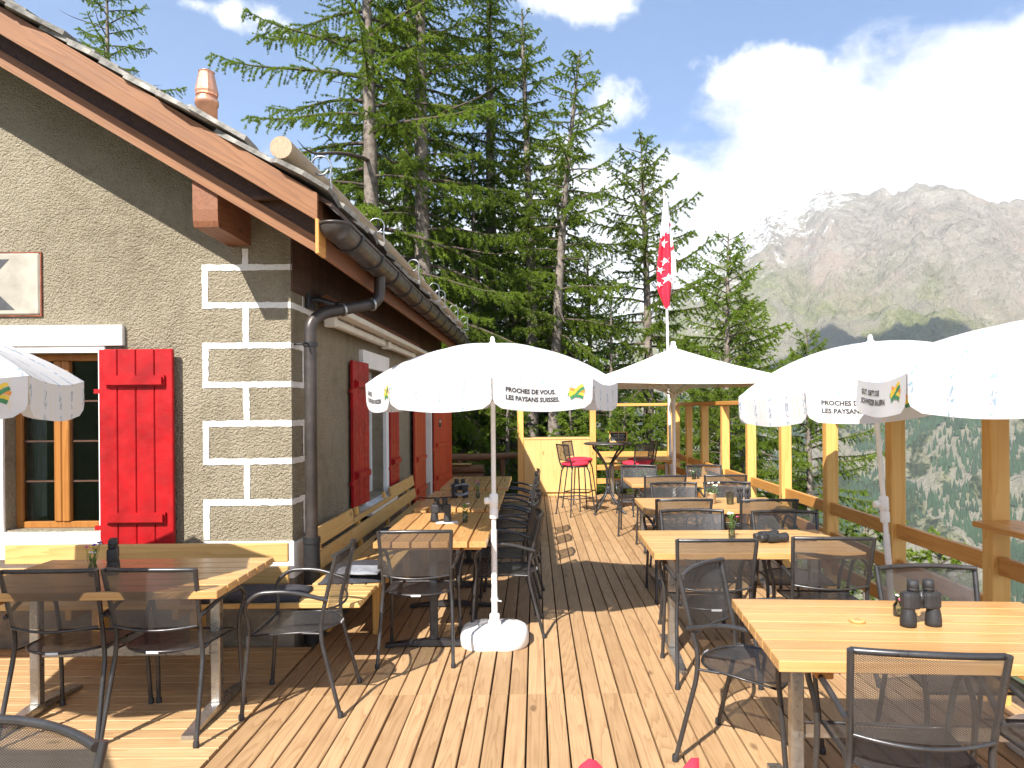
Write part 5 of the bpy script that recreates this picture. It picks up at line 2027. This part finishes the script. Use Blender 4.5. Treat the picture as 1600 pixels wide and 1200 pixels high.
def make_larch(seed, H, zb, Lmax, step, twig_step, tuft_step, blade, leaf, droop=.25, lean=(0, 0), fork=None, dead=.12):
    """meshes of one larch: trunk, limbs, needles"""
    rg = np.random.default_rng(seed)
    rr = random.Random(seed)
    # trunk
    K = 22
    tz = np.linspace(0, 1, K)
    ax = rr.uniform(-.12, .12), rr.uniform(-.12, .12)
    path = np.stack([lean[0] * H * tz ** 2 + ax[0] * np.sin(tz * 5 + seed), lean[1] * H * tz ** 2 + ax[1] * np.sin(tz * 4 + seed * 2), H * tz], axis=1)
    r0 = .0135 * H + .02
    rad = r0 * (1 - tz) ** .85 + .012
    rad[0] *= 1.35
    tv, tf = np_tubes(path[None], rad[None], 12)
    tv += rg.normal(0, .006, tv.shape)

    def axis_at(z):
        f = z / H * (K - 1)
        i = min(K - 2, int(f))
        return path[i] + (path[i + 1] - path[i]) * (f - i)
    # limbs
    NB = 9
    limbs, lrad, wt = [], [], []
    z = zb
    az = rr.uniform(0, 6.28)
    while z < H - .12:
        h = (z - zb) / (H - zb)
        L = Lmax * ((1 - h) ** .68 * (.6 + .4 * min(1, h * 5 + .35))) * rr.uniform(.6, 1.12) + .16
        az += 2.4 + rr.uniform(-.5, .5)
        el = -.22 + .85 * h ** 1.2 + rr.uniform(-.16, .16)
        p = np.array(axis_at(z))
        pts = [p]
        a_ = az
        for i in range(NB - 1):
            q = i / (NB - 1)
            e = el - droop * math.sin(q * PI * .9) * (1 - h * .8) * 1.1 + .75 * max(0, q - .55) * (.6 + droop)
            a_ += rr.uniform(-.10, .10)
            d = np.array([math.cos(a_) * math.cos(e), math.sin(a_) * math.cos(e), math.sin(e)])
            pts.append(pts[-1] + d * L / (NB - 1))
        limbs.append(pts)
        lr_ = .006 + .011 * L
        lrad.append(lr_ * (1 - np.linspace(0, 1, NB)) ** .8 + .003)
        wt.append(0.0 if (h < .10 and rr.random() < dead * 3) or rr.random() < dead * .5 else 1.0)
        z += step * rr.uniform(.55, 1.4) * (1.0 - .45 * h)
    limbs = np.array(limbs)
    lrad = np.array(lrad)
    lv, lf = np_tubes(limbs, lrad, 5)
    # twigs
    tw, tl = [], []
    for b in range(len(limbs)):
        if wt[b] == 0:
            continue
        P = limbs[b]
        sl = np.linalg.norm(np.diff(P, axis=0), axis=1)
        L = sl.sum()
        cum = np.concatenate([[0], np.cumsum(sl)])
        s = max(.18, L * .10) * rr.uniform(.8, 1.3)
        side = 1
        while s < L:
            i = min(len(P) - 2, int(np.searchsorted(cum, s) - 1))
            f = (s - cum[i]) / sl[i]
            p = P[i] + (P[i + 1] - P[i]) * f
            d = (P[i + 1] - P[i]) / sl[i]
            lat = np.cross(d, [0, 0, 1.0])
            lat /= np.linalg.norm(lat) + 1e-9
            q = s / L
            tlen = (.20 + .34 * min(1, L / 2.5)) * (1 - .55 * q) * rr.uniform(.6, 1.5)
            dirv = lat * side * rr.uniform(.5, 1.0) + d * rr.uniform(.35, .9) + np.array([0, 0, rr.uniform(-1.15, .12)])
            dirv /= np.linalg.norm(dirv)
            pts = [p]
            for k in range(4):
                dirv = dirv + np.array([0, 0, -.17 * rr.random()]) + rg.normal(0, .08, 3)
                dirv /= np.linalg.norm(dirv)
                pts.append(pts[-1] + dirv * tlen / 4)
            tw.append(pts)
            tl.append(tlen)
            side = -side
            s += twig_step * rr.uniform(.6, 1.4)
        tw.append([P[-1 - 4 + k] + 0 for k in range(5)])
        tl.append(float(np.linalg.norm(P[-1] - P[-5])))
    # leader
    ld = [axis_at(H - .5 + .12 * k) + 0 for k in range(5)]
    tw.append(ld)
    tl.append(.5)
    tw = np.array(tw)
    tl = np.array(tl)
    wv, wf = np_tubes(tw, np.linspace(.0045, .002, 5)[None].repeat(len(tw), 0), 3)
    # needles
    cnt = np.maximum(3, (tl / tuft_step).astype(int))
    idx = np.repeat(np.arange(len(tw)), cnt)
    u = rg.random(len(idx)) * 3.999
    i0 = u.astype(int)
    fr_ = (u - i0)[:, None]
    base = tw[idx, i0] * (1 - fr_) + tw[idx, i0 + 1] * fr_
    tdir = tw[idx, i0 + 1] - tw[idx, i0]
    tdir /= np.linalg.norm(tdir, axis=1, keepdims=True) + 1e-9
    nb = 5
    base = np.repeat(base, nb, 0)
    tdir = np.repeat(tdir, nb, 0)
    rv = rg.normal(0, 1, base.shape)
    rv -= tdir * (rv * tdir).sum(1, keepdims=True)
    rv /= np.linalg.norm(rv, axis=1, keepdims=True) + 1e-9
    bl = blade * rg.uniform(.6, 1.3, (len(base), 1))
    d = rv * .8 + tdir * .55 + np.array([0, 0, .12])
    d /= np.linalg.norm(d, axis=1, keepdims=True)
    sd = np.cross(d, rg.normal(0, 1, base.shape))
    sd /= np.linalg.norm(sd, axis=1, keepdims=True) + 1e-9
    wdt = bl * .34
    vv = np.stack([base - sd * wdt * .5, base + sd * wdt * .5, base + d * bl], axis=1).reshape(-1, 3)
    ff = np.arange(len(base) * 3).reshape(-1, 3)
    trunk = np_mesh('trunk', tv, tf, M['bark'], True)
    allv = np.concatenate([lv, wv])
    limb = None
    limb_me = bpy.data.meshes.new('limbs')
    f_all = np.concatenate([lf, wf + len(lv)])
    limb_me = np_mesh('limbs', allv, f_all, M['twig'], True)
    crown = np_mesh('crown', vv, ff, M[leaf])
    return trunk, limb_me, crown


TS = .0122
PROTO = {
    'tall': make_larch(3, 17.0, 3.4, 4.9, .225, .055, TS, .047, 'larch', .30),
    'tall_b': make_larch(17, 16.0, 2.6, 3.3, .16, .051, TS, .047, 'larch', .38),
    'slim': make_larch(8, 14.5, 5.0, 2.3, .16, .051, TS, .047, 'larch', .22, (.0, .0)),
    'bent': make_larch(12, 12.4, 4.0, 2.7, .16, .051, TS, .047, 'larch', .28, (.065, 0)),
    'bushy': make_larch(21, 11.0, .9, 3.6, .135, .052, TS, .047, 'larch', .30),
    'young': make_larch(30, 4.6, .3, 1.5, .09, .08, .0105, .055, 'larch', .2, dead=0),
    'dark': make_larch(41, 15.0, 1.6, 2.9, .17, .115, .0125, .075, 'spruce', .40),
    'dark_b': make_larch(44, 12.0, .8, 2.5, .16, .11, .0125, .075, 'spruce', .45),
}


def tree(kind, x, y, s, rz, label, group=None, base=None, name='larch_tree'):
    z = (ground_z(x, y) if base is None else base) - .15
    t = thing(name, label, 'tree', (x, y, z), R(rz), group)
    t.scale = (s, s, s)
    tr, lm, cr = PROTO[kind]
    link('trunk', tr, t)
    link('limbs', lm, t)
    link('crown', cr, t)
    return t


TREES = [
    ('tall', -3.75, 16.2, 1.0, 40, 'tall larch rising behind the house, its bare trunk right of the chimney'),
    ('tall_b', -2.65, 17.0, 1.1, 200, 'dense larch with hanging twigs right behind the roof gutter'),
    ('tall', -3.6, 20.5, .98, 130, 'larch half hidden between the two big ones behind the house'),
    ('slim', -.17, 19.4, .96, 80, 'slim larch with a bare trunk left of the bent one behind the cupboard'),
    ('bent', .46, 18.4, .98, 5, 'larch with a bent top leaning right behind the cupboard'),
    ('bushy', 3.05, 19.5, 1.08, 20, 'larch with a pointed crown behind the flag'),
    ('bushy', 4.55, 16.6, .82, 110, 'broad larch right of the flag above the large parasol'),
    ('bushy', 3.9, 14.9, .50, 250, 'low larch beyond the far corner of the railing'),
    ('young', 4.3, 7.6, .68, 10, 'bright young larch top poking up behind the railing rails'),
    ('young', 4.6, 9.9, .72, 140, 'young larch below the deck behind the middle posts'),
    ('young', 3.6, 12.4, .74, 80, 'young larch beside the thin railing posts at the far corner'),
    ('bushy', 5.4, 14.0, .62, 60, 'spreading larch on the slope below the railing'),
    ('tall', -15.2, 25.5, 1.0, 70, 'far larch whose tip shows above the roof slope'),
    ('young', -2.4, 15.0, 1.0, 300, 'light green young larch at the end of the house'),
    ('young', -.6, 15.6, .75, 30, 'young larch behind the log rail'),
    ('young', .75, 15.0, .62, 200, 'young larch leaning over the cupboard'),
    ('young', 1.85, 14.9, .70, 100, 'young larch behind the bar table'),
    ('bushy', 1.7, 22.5, .85, 320, 'bushy larch between the bent one and the flag'),
    ('tall_b', -1.25, 20.6, 1.08, 10, 'tall larch behind the parasol in the middle of the deck'),
    ('bushy', 5.6, 18.8, .80, 140, 'larch behind the broad one right of the flag'),
    ('young', 2.95, 15.3, .85, 170, 'young larch right below the flag'),
]
for a in TREES:
    tree(*a[:5], a[5], 'larches round the terrace')
WOOD = [(-5.5, 23, 'dark'), (-4.4, 26, 'dark_b'), (-3.0, 24, 'dark'), (-2.2, 28, 'dark'), (-1.0, 25, 'dark_b'), (-.1, 29, 'dark'), (.9, 26, 'dark'),
        (-1.6, 19, 'dark_b'), (-.7, 22.5, 'dark'), (-6.5, 29, 'dark'), (-3.6, 31, 'dark'), (1.9, 31, 'dark_b'), (-2.9, 19.2, 'dark_b'), (.2, 33, 'dark'),
        (-1.8, 34, 'dark'), (-5.0, 34, 'dark'), (-8.0, 33, 'dark'), (3.2, 27, 'dark_b'), (-.5, 38, 'dark'), (-4, 39, 'dark'), (-7, 40, 'dark'), (2.2, 37, 'dark_b'),
        (.55, 21.3, 'dark_b'), (4.6, 24.5, 'dark_b'), (2.0, 18.6, 'dark_b')]
rw = random.Random(6)
for (x, y, k) in WOOD:
    s = rw.uniform(.72, .98)
    if x > 1.5:
        s *= .62
    where = 'behind the roof gutter' if x < -2.5 else 'behind the middle parasol' if x < -.6 else 'behind the cupboard' if x < 1.2 else 'behind the flag'
    look = 'tall dark' if k == 'dark' else 'low bushy dark'
    tree(k, x, y, s, rw.uniform(0, 360), look + ' conifer in the shaded wood ' + where, 'dark conifers in the wood behind the terrace', name='conifer_tree')

# ------------------------------------------------------------------ the cloud added out of view to shade the far slope, and the air
cl_ = build_shadow_cloud()
CLOUD_AT = Vector((985, 2020, 70)) - SUN_DIR * ((2050 - 150) / -SUN_DIR.z)
cl_.location = CLOUD_AT
cl_.rotation_euler = (0, 0, R(-24))

m, b = new_mat('mountain_air')
pv = b.n('ShaderNodeVolumePrincipled', {'Color': (.80, .88, 1.0, 1), 'Density': HAZE['density'], 'Anisotropy': .2})
m.node_tree.nodes.clear()
b = NT(m.node_tree)
pv = b.n('ShaderNodeVolumePrincipled')
pv.inputs['Color'].default_value = (.84, .89, .96, 1)
pv.inputs['Density'].default_value = HAZE['density']
pv.inputs['Anisotropy'].default_value = .25
out = b.n('ShaderNodeOutputMaterial')
m.node_tree.links.new(pv.outputs[0], out.inputs['Volume'])
hz = MB().box(-6200, 6200, -6200, 6200, -560, HAZE['top'])
link('haze', hz.mesh('haze', m), None, kind='stuff')
